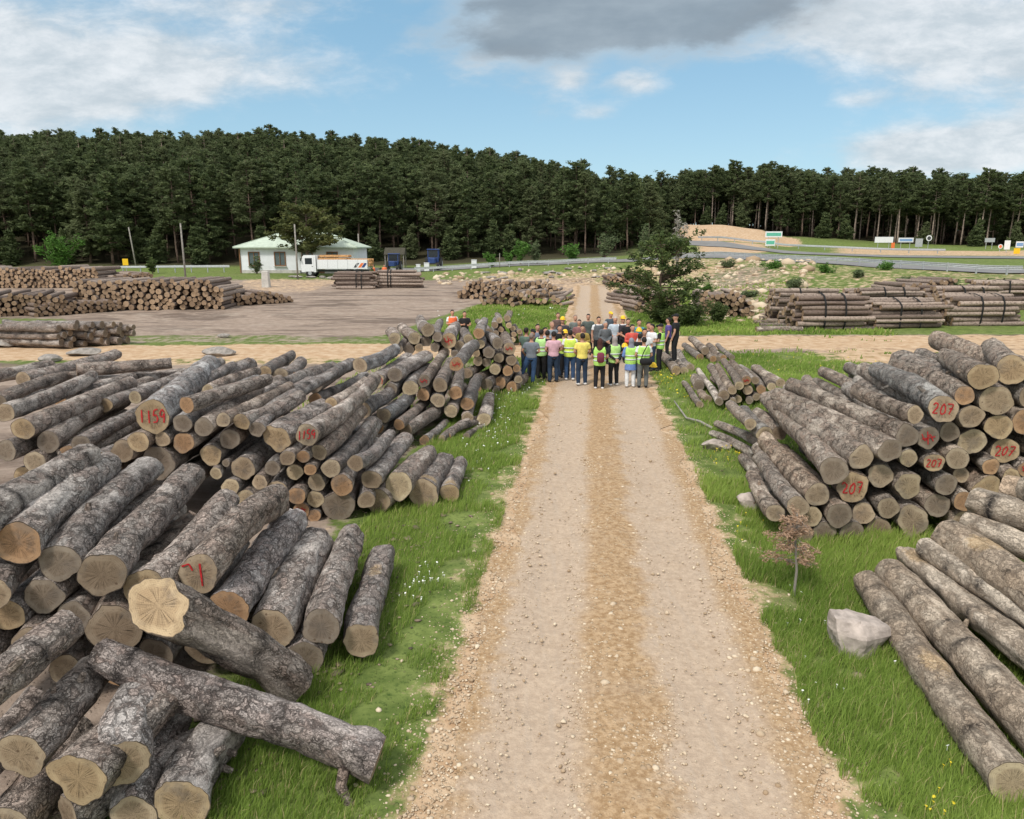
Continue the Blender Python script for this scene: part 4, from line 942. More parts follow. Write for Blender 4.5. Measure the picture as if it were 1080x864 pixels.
stack(100, 312, math.radians(10), 4.5, lambda u: .9, 5, 20, .11, .16, 27, 1)
mound = lambda u: max(.3, 2.5*math.sin(math.pi*min(1, max(0, u)))**.7*(1+.12*math.sin(u*19)))
stack(480, 315, math.radians(-6), 9.5, mound, 3.0, 150, .13, .21, 31, 0, .22)
stack(505, 322, math.radians(-8), 6.5, lambda u: 1.5*math.sin(math.pi*u)**.6+.1, 2.6, 60, .14, .21, 32, 0, .3)
stack(668, 331, math.radians(10), 3.6, lambda u: 1.7*math.sin(math.pi*u)**.6+.1, 3.2, 45, .12, .18, 33, 0, .05)
stack(735, 334, math.radians(-4), 3.8, lambda u: 2.1*math.sin(math.pi*(u*.75+.25))**.6, 3.4, 60, .12, .2, 34, 0, .04)
stack(660, 322, math.radians(20), 4.2, lambda u: 1.8*math.sin(math.pi*u)**.6+.1, 3.2, 45, .12, .18, 35, 0, .05)
stack(950, 322, math.radians(8), 4.2, lambda u: 2.6*math.sin(math.pi*(u*.7+.2))**.6, 3.4, 50, .12, .19, 36, 0, .08)
stack(640, 303, math.radians(5), 3.0, lambda u: 2.2, 3.0, 26, .13, .19, 37)
tag(stk.build('log_stacks', [M_fbark, M_fcut], None, True), kind='stuff')
# the nearest of the far stacks, log by log
p0 = ground_at(58, 369); R_ = np.random.default_rng(77); an = math.radians(-52)
s = np.array([math.cos(-an)*1.0, math.sin(-an), 0]); s = np.array([math.cos(math.radians(38)), math.sin(math.radians(38)), 0]); d = np.array([-math.cos(math.radians(-10)), -math.sin(math.radians(-10)), 0])
for i, (x, z, r) in enumerate(pack(3.6, lambda u: 1.35-.35*u, .13, .2, 32, 41)):
    a = p0+s*x+np.array([0, 0, z])-d*R_.normal(0, .1); make_log(a, a+d*R_.uniform(3.4, 4), r, 'far left', 1300+i, 12, tint=(1.0, .93, .88), face=int(R_.choice([2, 3, 6])))
fl = sorted([q for q in ALL_LOGS if q['pile'] == 'far left'], key=lambda q: -q['near'][2])
for i in range(0, len(fl), 8):
    for j, q in enumerate(sorted(fl[i:i+8], key=lambda q: q['near'][0])):
        tag(q['o'], f'log in the low left edge stack beyond its sandy track, {ordinal(j+1)} from left, {ordinal(i//8+1)} row', 'log', 'logs of the low stack at the left edge')

# ------------------------------------------------------------------ trees
def leaf_quads(ctr, rad, n, size, R_, flat=.6, tri=False, droop=0):
    """n small faces scattered through a clump"""
    u = R_.normal(0, 1, (n, 3)); u /= np.linalg.norm(u, axis=1, keepdims=True); u *= (R_.uniform(0, 1, n)**.4)[:, None]
    c = ctr+u*rad*np.array([1, 1, flat])
    a = R_.normal(0, 1, (n, 3)); a[:, 2] *= .45; a /= np.linalg.norm(a, axis=1, keepdims=True)
    b_ = np.cross(a, R_.normal(0, 1, (n, 3))); b_ /= np.maximum(np.linalg.norm(b_, axis=1, keepdims=True), 1e-6)
    s = size*R_.uniform(.6, 1.3, n)[:, None]
    return np.stack([c-a*s*.5-b_*s*.18, c+a*s*.5-b_*s*.10, c+a*s*.42+b_*s*.18, c-a*s*.45+b_*s*.12], 1)
def pine(seed, H=15, base=.35, spread=2.6, dens=1.45, leaf=.5, conic=.5, per=11, trunk_r=.17, clear=True, flat=.55):
    R_ = np.random.default_rng(seed); tr = MB(); lean = R_.normal(0, .25, 2)
    hs = np.linspace(0, H, 9); wig = np.cumsum(R_.normal(0, .06, (9, 2)), 0); wig[0] = 0
    axs = np.stack([lean[0]*(hs/H)**2+wig[:, 0], lean[1]*(hs/H)**2+wig[:, 1], hs], 1)
    tr.tube(axs, trunk_r*(1-.88*(hs/H))+.015, 8)
    Q, tones = [], []
    zb = H*base; z = zb
    at_ = lambda zz: np.array([np.interp(zz, hs, axs[:, 0]), np.interp(zz, hs, axs[:, 1]), zz])
    if clear:
        for k in range(6):                               # dead snags on the bare trunk
            zz = R_.uniform(min(H*.15, zb*.5), zb); an = R_.uniform(0, 6.28); L = R_.uniform(.4, 1.4); p = at_(zz)
            tr.tube([p, p+np.array([math.cos(an)*L, math.sin(an)*L, R_.uniform(-.1, .3)])], [.03, .01], 4)
    while z < H*.985:
        u = (z-zb)/(H-zb); prof = (1-u)**conic*(.55+.45*min(1, u*4+.25))
        nb = R_.integers(4, 7)
        for b_ in range(nb):
            an = R_.uniform(0, 6.28); L = max(.25, spread*prof*R_.uniform(.55, 1.2)); rise = L*(R_.uniform(-.05, .25)+.35*u)
            p = at_(z); tip = p+np.array([math.cos(an)*L, math.sin(an)*L, rise]); mid = (p+tip)/2+np.array([0, 0, -.06*L])
            tr.tube([p, mid, tip], [.035*(1-u)+.012, .02, .008], 4, cap=False)
            for k in range(max(1, int(round(L/.55*dens)))):
                f_ = R_.uniform(.38, 1.05) if L > .6 else R_.uniform(.4, 1)
                c = p+(tip-p)*f_+R_.normal(0, .14, 3); n = per
                q = leaf_quads(c+np.array([0, 0, .06]), R_.uniform(.3, .55), n, leaf, R_, flat); Q.append(q); tones.append(np.full(n, np.clip(R_.normal(.42, .25), 0, 1)))
        z += R_.uniform(.32, .6)*(H/15)
    q = leaf_quads(at_(H), .25, per, leaf*.8, R_, 1.2); Q.append(q); tones.append(np.full(per, .6))
    Q = np.concatenate(Q); tn = np.repeat(np.concatenate(tones), 4)
    me = bpy.data.meshes.new('crown'); fast_fill(me, Q.reshape(-1, 3), np.arange(len(Q)*4).reshape(-1, 4)); fattr(me, 'tone', tn)
    return tr.mesh('trunk', M_trunk, True), me
VAR = []
for i, kw in enumerate([dict(H=15, base=.36, spread=3.0, conic=.42), dict(H=15.6, base=.42, spread=2.7, conic=.4), dict(H=14, base=.18, spread=3.2, conic=.6), dict(H=16, base=.40, spread=3.0, conic=.38), dict(H=13, base=.12, spread=3.0, conic=.7), dict(H=15, base=.3, spread=3.4, conic=.42), dict(H=15, base=.25, spread=2.8, conic=.6), dict(H=14.5, base=.1, spread=3.3, conic=.75, dens=1.2), dict(H=13, base=.3, spread=3.3, conic=.35, dens=.9), dict(H=15.5, base=.34, spread=2.4, conic=.55, dens=.8)]):
    VAR.append((*pine(50+i, **kw), kw['H'], kw['base']))
for q in VAR: q[1].materials.append(M_needle)
TALL = []
for i in range(3):
    tr_, cr_ = pine(80+i, H=17, base=.5, spread=2.7, conic=.36, trunk_r=.19); cr_.materials.append(M_needle); TALL.append((tr_, cr_, 17, .5))
M_trunkp = simple('pale_pine_trunk', (.27, .21, .17), .95, var=.4, scale=2.5)
for q in TALL: q[0].materials[0] = M_trunkp
UND = []
for i in range(2):
    tr_, cr_ = pine(90+i, H=6, base=.04, spread=2.0, conic=.9, clear=False, trunk_r=.1); cr_.materials.append(M_needle); UND.append((tr_, cr_, 6, .04))
FB = [(-700, 114), (0, 118), (230, 121), (330, 122), (435, 127), (500, 127), (560, 131), (650, 132), (690, 150), (705, 176), (740, 182), (760, 178), (830, 172), (900, 168), (950, 166), (1080, 153), (1800, 150)]
def forest_front(px): return np.interp(px, [a for a, _ in FB], [b for _, b in FB])
TREES = []
def add_tree(name, v, x, y, sc, rz, z=None, sxy=1.0):
    t = empty(name, (x, y, T(x, y)-.1 if z is None else z), rz); t.scale = (sc*sxy, sc*sxy, sc)
    for nm, me in (('trunk', v[0]), ('crown', v[1])):
        o = bpy.data.objects.new(nm, me); COL.objects.link(o); o.parent = t
    return t
R_ = np.random.default_rng(5); row_pts = []
cand = []
for k in range(24000):
    q = R_.uniform(-900, 2000) ; y = math.sqrt(R_.uniform(110**2, 330**2))
    if not -180 < q < 1260: continue
    if y < forest_front(q) or (y > 262 and R_.random() < .3): continue
    if 700 < q < 850 and y < 176: continue
    cand.append((qx(q, y), y, q))
cand.sort(key=lambda c: c[1])
grid = {}
keep = []
for x, y, q in cand:
    dmin = (2.9 if q < 720 else 2.5)+.004*(y-110); gi = (int(x//4), int(y//4)); ok = True
    for a in range(-1, 2):
        for b_ in range(-1, 2):
            for (xx, yy) in grid.get((gi[0]+a, gi[1]+b_), ()):
                if (xx-x)**2+(yy-y)**2 < dmin*dmin: ok = False
    if ok: grid.setdefault(gi, []).append((x, y)); keep.append((x, y, q))
R_ = np.random.default_rng(15)
vis = [c for c in keep if -40 < c[2] < 1120]
vis.sort(key=lambda c: c[1]-forest_front(c[2])+ .18*(c[1]-115))
front = vis[:270]; fset = set(front)
rest = [c for c in keep if c not in fset]
info = []
for x, y, q in front:
    right = q > 735
    pool = (TALL if R_.random() < .7 else VAR) if right else VAR
    if y-forest_front(q) < 3 and R_.random() < (.7 if right else .55): pool = UND
    v = pool[R_.integers(len(pool))]; sc = R_.uniform(.88, 1.08)*(.88 if right else .97)*(.86 if 610 < q < 730 else 1)
    t = add_tree('pine_tree', v, x, y, sc, R_.uniform(0, 6.28), None, R_.uniform(.9, 1.15)); info.append((t, x, y, q, v, sc))
def zone(q):
    for lim, a in ((60, 'left of the bright green tree'), (140, 'right of the bright green tree'), (250, 'left of the white house'), (380, 'behind the white house and truck'), (470, 'behind the blue tractors'), (580, 'behind the leafy roadside bushes'), (690, 'behind the far guard rail'), (770, 'above the bare earth bank'), (850, 'behind the green road sign'), (950, 'behind the white signboard'), (1030, 'behind the small round sign')):
        if q < lim: return a
    return 'at the far right edge'
zz = {}
for it in info: zz.setdefault(zone(it[3]), []).append(it)
for zn, lst in zz.items():
    lst.sort(key=lambda it: it[2]-forest_front(it[3])); per = max(6, math.ceil(len(lst)/3))
    for k in range(0, len(lst), per):
        rw = sorted(lst[k:k+per], key=lambda it: it[3])
        for j, it in enumerate(rw):
            kind = 'low bushy pine' if it[4][2] == 6 else 'bare-trunked pine' if it[4][3] > .45 else 'full-crowned pine' if it[4][3] < .3 else 'dark pine'
            tag(it[0], f'{kind} {zn}, {ordinal(j+1)} from left, {["front", "second", "third", "fourth"][k//per]} row', 'pine tree', 'pine trees of the forest edge')
# the wood behind reads as one mass: one object that repeats the same pines on points
src = bpy.data.collections.new('pine_sources')
for i, v in enumerate(VAR+TALL[:1]):
    mb = bpy.data.meshes.new('pine'); ms = [v[0], v[1]]
    vv = [np.empty(len(q.vertices)*3, np.float32) for q in ms]; [q.vertices.foreach_get('co', a) for q, a in zip(ms, vv)]
    n0 = len(ms[0].vertices); fs = [tuple(p.vertices) for p in ms[0].polygons]+[tuple(k+n0 for k in p.vertices) for p in ms[1].polygons]
    fast_fill(mb, np.concatenate(vv).reshape(-1, 3), fs)
    tn = np.zeros(len(ms[1].vertices), np.float32); ms[1].attributes['tone'].data.foreach_get('value', tn); fattr(mb, 'tone', np.concatenate([np.zeros(n0), tn]))
    mb.materials.append(v[0].materials[0]); mb.materials.append(M_needle)
    mi = np.zeros(len(fs), np.int32); mi[len(ms[0].polygons):] = 1; mb.polygons.foreach_set('material_index', mi)
    o = bpy.data.objects.new(f'pine_source_{"abcdefghijklmnop"[i]}', mb); src.objects.link(o)
fm = bpy.data.meshes.new('forest'); rp = np.array([(x, y, T(x, y)-.1) for x, y, q in rest])
fm.vertices.add(len(rp)); fm.vertices.foreach_set('co', rp.astype(np.float32).ravel()); fm.update()
fo = bpy.data.objects.new('forest', fm); COL.objects.link(fo); tag(fo, kind='stuff')
ng = bpy.data.node_groups.new('repeat_pines', 'GeometryNodeTree')
ng.interface.new_socket('Geometry', in_out='INPUT', socket_type='NodeSocketGeometry'); ng.interface.new_socket('Geometry', in_out='OUTPUT', socket_type='NodeSocketGeometry')
g = ng.nodes; gi = g.new('NodeGroupInput'); go = g.new('NodeGroupOutput'); ip = g.new('GeometryNodeInstanceOnPoints'); ci = g.new('GeometryNodeCollectionInfo')
ci.inputs['Collection'].default_value = src; ci.inputs['Separate Children'].default_value = True; ci.inputs['Reset Children'].default_value = True
ip.inputs['Pick Instance'].default_value = True
rv = g.new('FunctionNodeRandomValue'); rv.data_type = 'FLOAT'; rv.inputs[2].default_value = .86; rv.inputs[3].default_value = 1.1
rr = g.new('FunctionNodeRandomValue'); rr.data_type = 'FLOAT'; rr.inputs[2].default_value = 0; rr.inputs[3].default_value = 6.28
cx = g.new('ShaderNodeCombineXYZ'); er = g.new('FunctionNodeEulerToRotation')
L = ng.links
L.new(gi.outputs[0], ip.inputs['Points']); L.new(ci.outputs[0], ip.inputs['Instance']); L.new(rr.outputs[1], cx.inputs[2]); L.new(cx.outputs[0], er.inputs[0]); L.new(er.outputs[0], ip.inputs['Rotation']); L.new(rv.outputs[1], ip.inputs['Scale']); L.new(ip.outputs[0], go.inputs[0])
fo.modifiers.new('pines', 'NODES').node_group = ng

def tree_at(name, label, cat, px, py, Y, v, sc, rz=0, sxy=1.0, group=None):
    x = qx(px, Y); t = add_tree(name, v, x, Y, sc, rz, None, sxy); tag(t, label, cat, group); return t
# broad pine beside the truck
tr_, cr_ = pine(200, H=8, base=.38, spread=4.6, conic=.30, leaf=.42, per=12, trunk_r=.3, dens=1.3, clear=False); cr_.materials.append(M_olive)
tree_at('pine_tree', 'broad round-crowned pine standing behind the white truck', 'pine tree', 325, 288, 94.5, (tr_, cr_, 8, .4), 1.0)
def bush_mesh(seed, H, W, leaf, n, m_, open_=.5, stems=7):
    R_ = np.random.default_rng(seed); tr = MB(); Q, tn = [], []
    for k in range(stems):
        an = R_.uniform(0, 6.28); sp = R_.uniform(.15, 1)*W*.5; h = H*R_.uniform(.55, 1)*(1-.25*sp/(W*.5))
        tip = np.array([math.cos(an)*sp, math.sin(an)*sp, h]); mid = tip*np.array([.35, .35, .55])
        tr.tube([(0, 0, -.1), mid, tip], [.05*H/3, .03*H/3, .01], 5)
        for j in range(n):
            f_ = R_.uniform(.25, 1.03); c = (mid*2*f_ if f_ < .5 else mid+(tip-mid)*(f_-.5)*2)+R_.normal(0, .10*W*open_, 3)
            Q.append(leaf_quads(c, .13*W*R_.uniform(.5, 1), 10, leaf, R_, .8)); tn.append(np.full(10, np.clip(R_.normal(.5, .28), 0, 1)))
    Q = np.concatenate(Q); me = bpy.data.meshes.new('foliage'); fast_fill(me, Q.reshape(-1, 3), np.arange(len(Q)*4).reshape(-1, 4)); fattr(me, 'tone', np.repeat(np.concatenate(tn), 4)); me.materials.append(m_)
    return tr.mesh('stem', M_trunk), me
def bush(name, label, cat, px, Y, H, W, leaf, n, m_, seed, stems=7, trunkm=None, group=None):
    st, fo_ = bush_mesh(seed, H, W, leaf, n, m_, stems=stems); x = qx(px, Y); t = empty(name, (x, Y, T(x, Y)))
    if trunkm: st.materials[0] = trunkm
    for nm, me in (('stem', st), ('foliage', fo_)):
        o = bpy.data.objects.new(nm, me); COL.objects.link(o); o.parent = t
    return tag(t, label, cat, group)
bush('leafy_tree', 'bright green leafy tree before the dark pines at left', 'tree', 62, 108, 5.6, 6.2, .34, 26, M_leaf, 301, 12)
for i, (px_, Y_, H_, W_, m_, lab) in enumerate([(520, 101, 2.3, 2.2, M_leaf, 'small bright bush at the rail, leftmost of the roadside bushes'), (549, 103, 4.2, 3.2, M_leaf, 'tallest bright roadside bush behind the far guard rail'), (567, 103, 3.4, 3.4, M_sage, 'greyish bush beside the tallest bright roadside bush'),
      (604, 103, 2.8, 4.0, M_leaf, 'low spreading bush behind the rail, between two grey-green bushes'), (637, 104, 4.6, 4.0, M_sage, 'grey-green rounded bush left of the shrubby pine'), (537, 102, 2.5, 1.8, M_leaf, 'narrow bush just left of the tallest bright roadside bush'), (676, 101, 4.6, 3.6, M_sage, 'pale green bush just behind the shrubby pine top')]):
    bush('roadside_bush', lab, 'bush', px_, Y_, H_, W_, .3, 16, m_, 310+i, 8, group='bushes along the far guard rail')
bush('small_bush', 'small dark bush between the two strapped bundles by the truck', 'bush', 394, 76, 2.4, 1.6, .26, 14, M_juni, 330, 7)
bush('small_bush', 'round bush by the concrete block near the drive', 'bush', 160, 97, 2.0, 2.2, .28, 12, M_juni, 331, 7)
bush('small_bush', 'small leafy bush growing against the white house wall', 'bush', 270, 96, 2.4, 1.8, .26, 12, M_sage, 332, 7)
for i, (px_, Y_, H_, W_) in enumerate([(760, 44.5, 1.4, 2.0), (735, 43, 1.8, 2.6), (715, 42.5, 1.5, 2.2), (700, 44, 1.6, 2.2)]):
    bush('green_bush', ['low green bush nearest the strapped bundles', 'dark bush under the shrubby pine, right side', 'bush under the shrubby pine beside the man in black', 'bush at the foot of the shrubby pine trunk'][i], 'bush', px_, Y_, H_, W_, .17, 30, M_juni, 340+i, 9)
for i, (px_, Y_, H_, W_) in enumerate([(745, 62, 1.2, 1.8), (792, 58, 1.0, 1.8), (838, 60, 1.3, 2.2), (872, 66, 1.1, 2.0), (905, 62, 1.0, 1.8), (960, 58, 1.1, 2.0), (815, 70, 1.2, 2.4), (1010, 56, .9, 1.8), (770, 74, 1.2, 2.2), (935, 66, 1.1, 2.0)]):
    bush('scrub_bush', 'low scrub bush on the stony green bank below the highway rail', 'bush', px_, Y_, H_*.62, W_, .17, 16, M_sage if i % 3 else M_leaf, 360+i, 7, group='scrub on the highway bank')
# the open shrubby pine in the middle
def shrub_pine():
    R_ = np.random.default_rng(401); tr = MB(); Q, tn = [], []
    H = 5.1; ax_ = np.array([(0, 0, -.1), (.05, 0, 1.2), (-.1, .1, 2.6), (.1, 0, 3.9), (.0, 0, H)]); tr.tube(ax_, [.13, .11, .085, .05, .015], 8)
    for k in range(66):
        f_ = R_.uniform(.12, 1)**.85; z = H*f_; an = R_.uniform(0, 6.28); L = (2.9*(1-.40*f_**2)+.2)*R_.uniform(.6, 1.1)
        p = np.array([np.interp(z, ax_[:, 2], ax_[:, 0]), np.interp(z, ax_[:, 2], ax_[:, 1]), z]); tip = p+np.array([math.cos(an)*L, math.sin(an)*L, L*R_.uniform(.05, .5)]); mid = (p+tip)/2+np.array([0, 0, -.1*L])
        tr.tube([p, mid, tip], [.035, .02, .006], 5)
        for j in range(int(3+4.5*L)):
            g_ = R_.uniform(.25, 1.05); c = p+(tip-p)*g_+R_.normal(0, .10, 3)
            Q.append(leaf_quads(c, R_.uniform(.12, .26), 10, .2, R_, .8)); tn.append(np.full(10, np.clip(R_.normal(.45, .28), 0, 1)))
    Q = np.concatenate(Q); me = bpy.data.meshes.new('crown'); fast_fill(me, Q.reshape(-1, 3), np.arange(len(Q)*4).reshape(-1, 4)); fattr(me, 'tone', np.repeat(np.concatenate(tn), 4)); me.materials.append(M_juni)
    return tr.mesh('trunk', M_trunk, True), me
tr_, cr_ = shrub_pine()
tree_at('shrubby_pine', 'open shrubby pine standing beside the people at the road', 'tree', 699, 345, 44, (tr_, cr_, 5, 0), 1.0)
bush('bare_tree', 'leafless pale grey tree behind the shrubby pine', 'tree', 714, 78, 6.4, 2.6, .20, 26, M_pale, 402, 9, trunkm=M_pale)
# ------------------------------------------------------------------ house, truck, poles, signs, rocks
hx, hy = qx(253, 98), 98.0; hz = T(hx+6, hy)
house = tag(empty('house', (hx, hy, hz)), 'white house with pale green hipped roof at the forest edge', 'house')
HW, HD, HH = 15.0, 9.0, 3.35
mb = MB(); mb.box((HW/2, HD/2, HH/2-.2), (HW, HD, HH+.4)); mb.build('wall', M_white, house)
mb = MB(); mb.box((HW/2, HD/2, .15), (HW+.12, HD+.12, .5)); mb.build('plinth', M_conc, house)
rf = MB(); e = .6; rz0, rz1 = HH+.02, HH+2.0
v = [(-e, -e, rz0), (HW+e, -e, rz0), (HW+e, HD+e, rz0), (-e, HD+e, rz0), (HD/2, HD/2, rz1), (HW-HD/2, HD/2, rz1), (-e, -e, rz0-.16), (HW+e, -e, rz0-.16), (HW+e, HD+e, rz0-.16), (-e, HD+e, rz0-.16)]
rf.add(v, [(0, 1, 5, 4), (1, 2, 5), (2, 3, 4, 5), (3, 0, 4), (6, 7, 1, 0), (7, 8, 2, 1), (8, 9, 3, 2), (9, 6, 0, 3), (9, 8, 7, 6)])
roof = rf.build('roof', M_roofg, house)
mb = MB()
for a, b_ in (((-e, -e, rz0), (HD/2, HD/2, rz1)), ((HW+e, -e, rz0), (HW-HD/2, HD/2, rz1)), ((HD/2, HD/2, rz1), (HW-HD/2, HD/2, rz1))): mb.tube([a, b_], .07, 6)
mb.build('ridge_cap', M_roofg, roof)
for k, xx in enumerate((1.9, 5.3, 8.9, 12.2)):
    fr = MB()
    for (cx_, cz_, sx_, sz_) in ((0, .86, 1.5, .12), (0, -.86, 1.5, .12), (-.69, 0, .12, 1.6), (.69, 0, .12, 1.6), (0, 0, .08, 1.6)): fr.box((cx_, 0, cz_), (sx_, .12, sz_))
    o = fr.build('window', M_wframe, house, loc=(xx, -.04, 1.85))
    MB().box((0, .03, 0), (1.26, .03, 1.6)).build('pane', M_curt, o); MB().box((0, -.10, -.98), (1.7, .26, .08), bev=.01).build('sill', M_conc, o)
MB().box((.05, -.05, HH/2), (.16, .16, HH), bev=.02).build('corner_post', M_wframe, house)
o = MB().box((10.6, -.02, 1.1), (1.0, .1, 2.2)).build('door', M_wframe, house); MB().box((10.95, -.10, 1.05), (.05, .08, .14)).build('handle', M_steel, o)
# truck, facing left
tx, ty = qx(317, 90), 90.0; tz = T(tx+4, ty)
truck = tag(empty('truck', (tx, ty, tz)), 'white flatbed truck with board sides parked before the house', 'truck')
MB().box((4.2, 1.15, .75), (7.8, .9, .22)).build('chassis', M_dgrey, truck)
cb = MB(); prof = [(0.05, .6), (0, 1.3), (.22, 2.45), (.4, 2.62), (1.8, 2.62), (1.8, .6)]
n = len(prof); v = [(x_, 0, z_) for x_, z_ in prof]+[(x_, 2.3, z_) for x_, z_ in prof]
cb.add(v, [tuple(range(n)), tuple(range(2*n-1, n-1, -1))]+[(n+i, n+(i+1) % n, (i+1) % n, i) for i in range(n)]); cab = cb.build('cab', M_wpaint, truck)
MB().add([(.035, .15, 1.45), (.2, .15, 2.3), (.2, 2.15, 2.3), (.035, 2.15, 1.45)], [(0, 3, 2, 1)]).build('windscreen', M_glassd, truck).location = (-.02, 0, 0)
o = MB().box((1.0, -.012, 1.55), (1.15, .03, 1.75), bev=.01).build('door', M_wpaint, truck)
MB().box((.95, -.035, 1.92), (.85, .02, .72)).build('window', M_glassd, o); MB().box((1.38, -.04, 1.3), (.16, .03, .05)).build('handle', M_dgrey, o)
MB().box((-.06, 1.15, .62), (.16, 2.25, .28), bev=.03).build('bumper', M_dgrey, truck)
for yy in (.3, 2.0): MB().box((-.01, yy, 1.0), (.06, .32, .22), bev=.02).build('headlight', M_steel, truck)
MB().box((.05, -.22, 2.1), (.08, .18, .34), bev=.02).build('mirror', M_black, truck)
bd = MB()
for (c, s_) in (((5.0, .02, 1.55), (6.1, .06, 1.1)), ((5.0, 2.3, 1.55), (6.1, .06, 1.1)), ((1.98, 1.16, 1.8), (.06, 2.2, 1.6)), ((8.03, 1.16, 1.55), (.06, 2.2, 1.1)), ((5.0, 1.16, 1.0), (6.1, 2.2, .1))): bd.box(c, s_)
for q in np.linspace(2.0, 8.0, 6): bd.box((q, -.03, 1.55), (.07, .05, 1.14))
bed = bd.build('cargo_bed', M_wpaint, truck)
for k, (m_, x0) in enumerate(((M_dgrey, 6.35), (M_orange, 6.9), (M_blue, 7.3))):
    MB().add([(x0, -.014, 1.15), (x0+.35, -.014, 1.15), (x0+.75, -.014, 1.7), (x0+.4, -.014, 1.7)], [(0, 1, 2, 3)]).build('stripe', m_, bed)
for xx in (1.05, 5.6, 6.75):
    for yy in (.12, 2.2):
        w_ = MB(); w_.tube([(0, -.14, 0), (0, -.13, 0), (0, .13, 0), (0, .14, 0)], [.42, .48, .48, .42], 20); o = w_.build('wheel', M_black, truck, loc=(xx, yy, .48)); MB().tube([(0, -.16, 0), (0, .16, 0)], .22, 14).build('rim', M_steel, o)
ld = MB(); R_ = np.random.default_rng(3)
for a in range(4):
    for b_ in range(7):
        ld.box((3.9+R_.normal(0, .06), .3+b_*.29, 1.42+a*.36), (3.5, .24, .27), bev=.02)
for a in range(3):
    for b_ in range(7): ld.box((6.9+R_.normal(0, .15), .3+b_*.29, 1.42+a*.32), (2.9, .24, .26), bev=.02)
t = ld.build('timber_load', M_plank, None, loc=(tx, ty, tz)); tag(t, 'load of fresh orange sawn timber on the white truck bed', 'timber')

def pole(px, Y, h, label, r=.11, lean=0, arm=False):
    x = qx(px, Y); mb = MB(); mb.tube([(0, 0, -.3), (lean*.5, 0, h*.5), (lean, 0, h)], [r, r*.9, r*.72], 10)
    o = mb.build('utility_pole', M_pole, None, True, loc=(x, Y, T(x, Y))); tag(o, label, 'pole')
    if arm: MB().box((lean, -.1, h-.4), (1.3, .1, .1)).build('cross_arm', M_pole, o)
pole(194, 84, 6.3, 'straight wooden pole left of the white house'); pole(143, 112, 6.0, 'leaning reddish pole before the pines, farthest left', lean=-.5)
pole(313, 86, 6.2, 'wooden pole standing in front of the white truck cab'); pole(379, 108, 5.0, 'short pole behind the truck load by the pines')
pole(527, 97, 1.9, 'thin white marker post at the far guard rail', r=.06)
# shelter roof, tractors and small boxes in the trees
sx_, sy_ = qx(401, 108), 108.0; t = tag(empty('shelter', (sx_+.4, sy_+3, T(sx_, sy_+3))), 'small open wooden shelter with a small pitched roof under the pines', 'shelter')
MB().add([(-.2, -1.6, 2.5), (3.6, -1.6, 2.5), (3.6, 0, 3.7), (-.2, 0, 3.7), (-.2, 1.6, 2.5), (3.6, 1.6, 2.5), (-.2, -1.6, 2.4), (3.6, -1.6, 2.4), (3.6, 1.6, 2.4), (-.2, 1.6, 2.4)], [(0, 1, 2, 3), (3, 2, 5, 4), (6, 7, 1, 0), (9, 8, 7, 6), (4, 5, 8, 9), (0, 3, 4, 9, 6), (1, 7, 8, 5, 2)]).build('roof', simple('dark_brown_roof', (.06, .055, .04), .95, var=.3), t); t.scale = (.8, .8, .8)  # roof in one dark brown, mottled at random
for a in (0, 3.4):
    for b_ in (-1.4, 1.4): MB().box((a, b_, 1.15), (.14, .14, 2.6)).build('post', M_pole, t)
def tractor(px, Y, label, s=1.0):
    x = qx(px, Y); t = tag(empty('tractor', (x, Y, T(x, Y))), label, 'tractor'); t.scale = (s, s, s)
    MB().box((0, -.9, 1.15), (.8, 1.7, .7), bev=.08).build('bonnet', M_blue, t)
    c = MB(); 
    for a in (-.62, .62):
        for b_ in (-.1, 1.1): c.box((a, b_, 1.85), (.1, .1, 1.1))
    c.box((0, .5, 1.2), (1.3, 1.3, .6), bev=.05); cabf = c.build('cab', M_blue, t); MB().box((0, .5, 2.45), (1.5, 1.5, .14), bev=.05).build('roof', M_blue, t)
    MB().box((0, -.1, 1.95), (1.15, .03, .8)).build('windscreen', M_glassd, t)
    for xx, yy, r_ in ((-.85, .7, .75), (.85, .7, .75), (-.7, -1.3, .45), (.7, -1.3, .45)):
        o = MB().tube([(-.16, 0, 0), (.16, 0, 0)], r_, 18).build('wheel', M_black, t, loc=(xx, yy, r_)); MB().tube([(-.18, 0, 0), (.18, 0, 0)], r_*.5, 12).build('rim', M_steel, o)
tractor(415, 101, 'blue tractor parked under the pines, right of the shelter'); tractor(457, 104, 'taller blue tractor parked between white boxes under the pines', 1.15)
def crate(px, Y, s, m_, name, label, cat):
    x = qx(px, Y); t = tag(empty(name, (x, Y, T(x, Y))), label, cat)
    MB().box((0, 0, s[2]/2), s, bev=.04).build('body', m_, t); MB().box((0, 0, s[2]+.03), (s[0]+.08, s[1]+.08, .07), bev=.02).build('lid', m_, t)
crate(441, 101, (.55, .5, 1.0), M_wpaint, 'utility_box', 'slim white box left of the taller blue tractor', 'box'); crate(450, 102, (.7, .5, 1.1), M_wpaint, 'utility_box', 'wider white box touching the taller blue tractor', 'box')
crate(500, 101, (.7, .5, 1.1), M_wpaint, 'utility_box', 'white box by the rail, right of the blue tractors', 'box')
o = MB().box((0, 0, .75), (.75, .7, 1.7), taper=.85, bev=.06).build('concrete_block', M_conc, None, loc=ground_at(281, 303)); tag(o, 'upright pale concrete block beside the sandy drive', 'block')
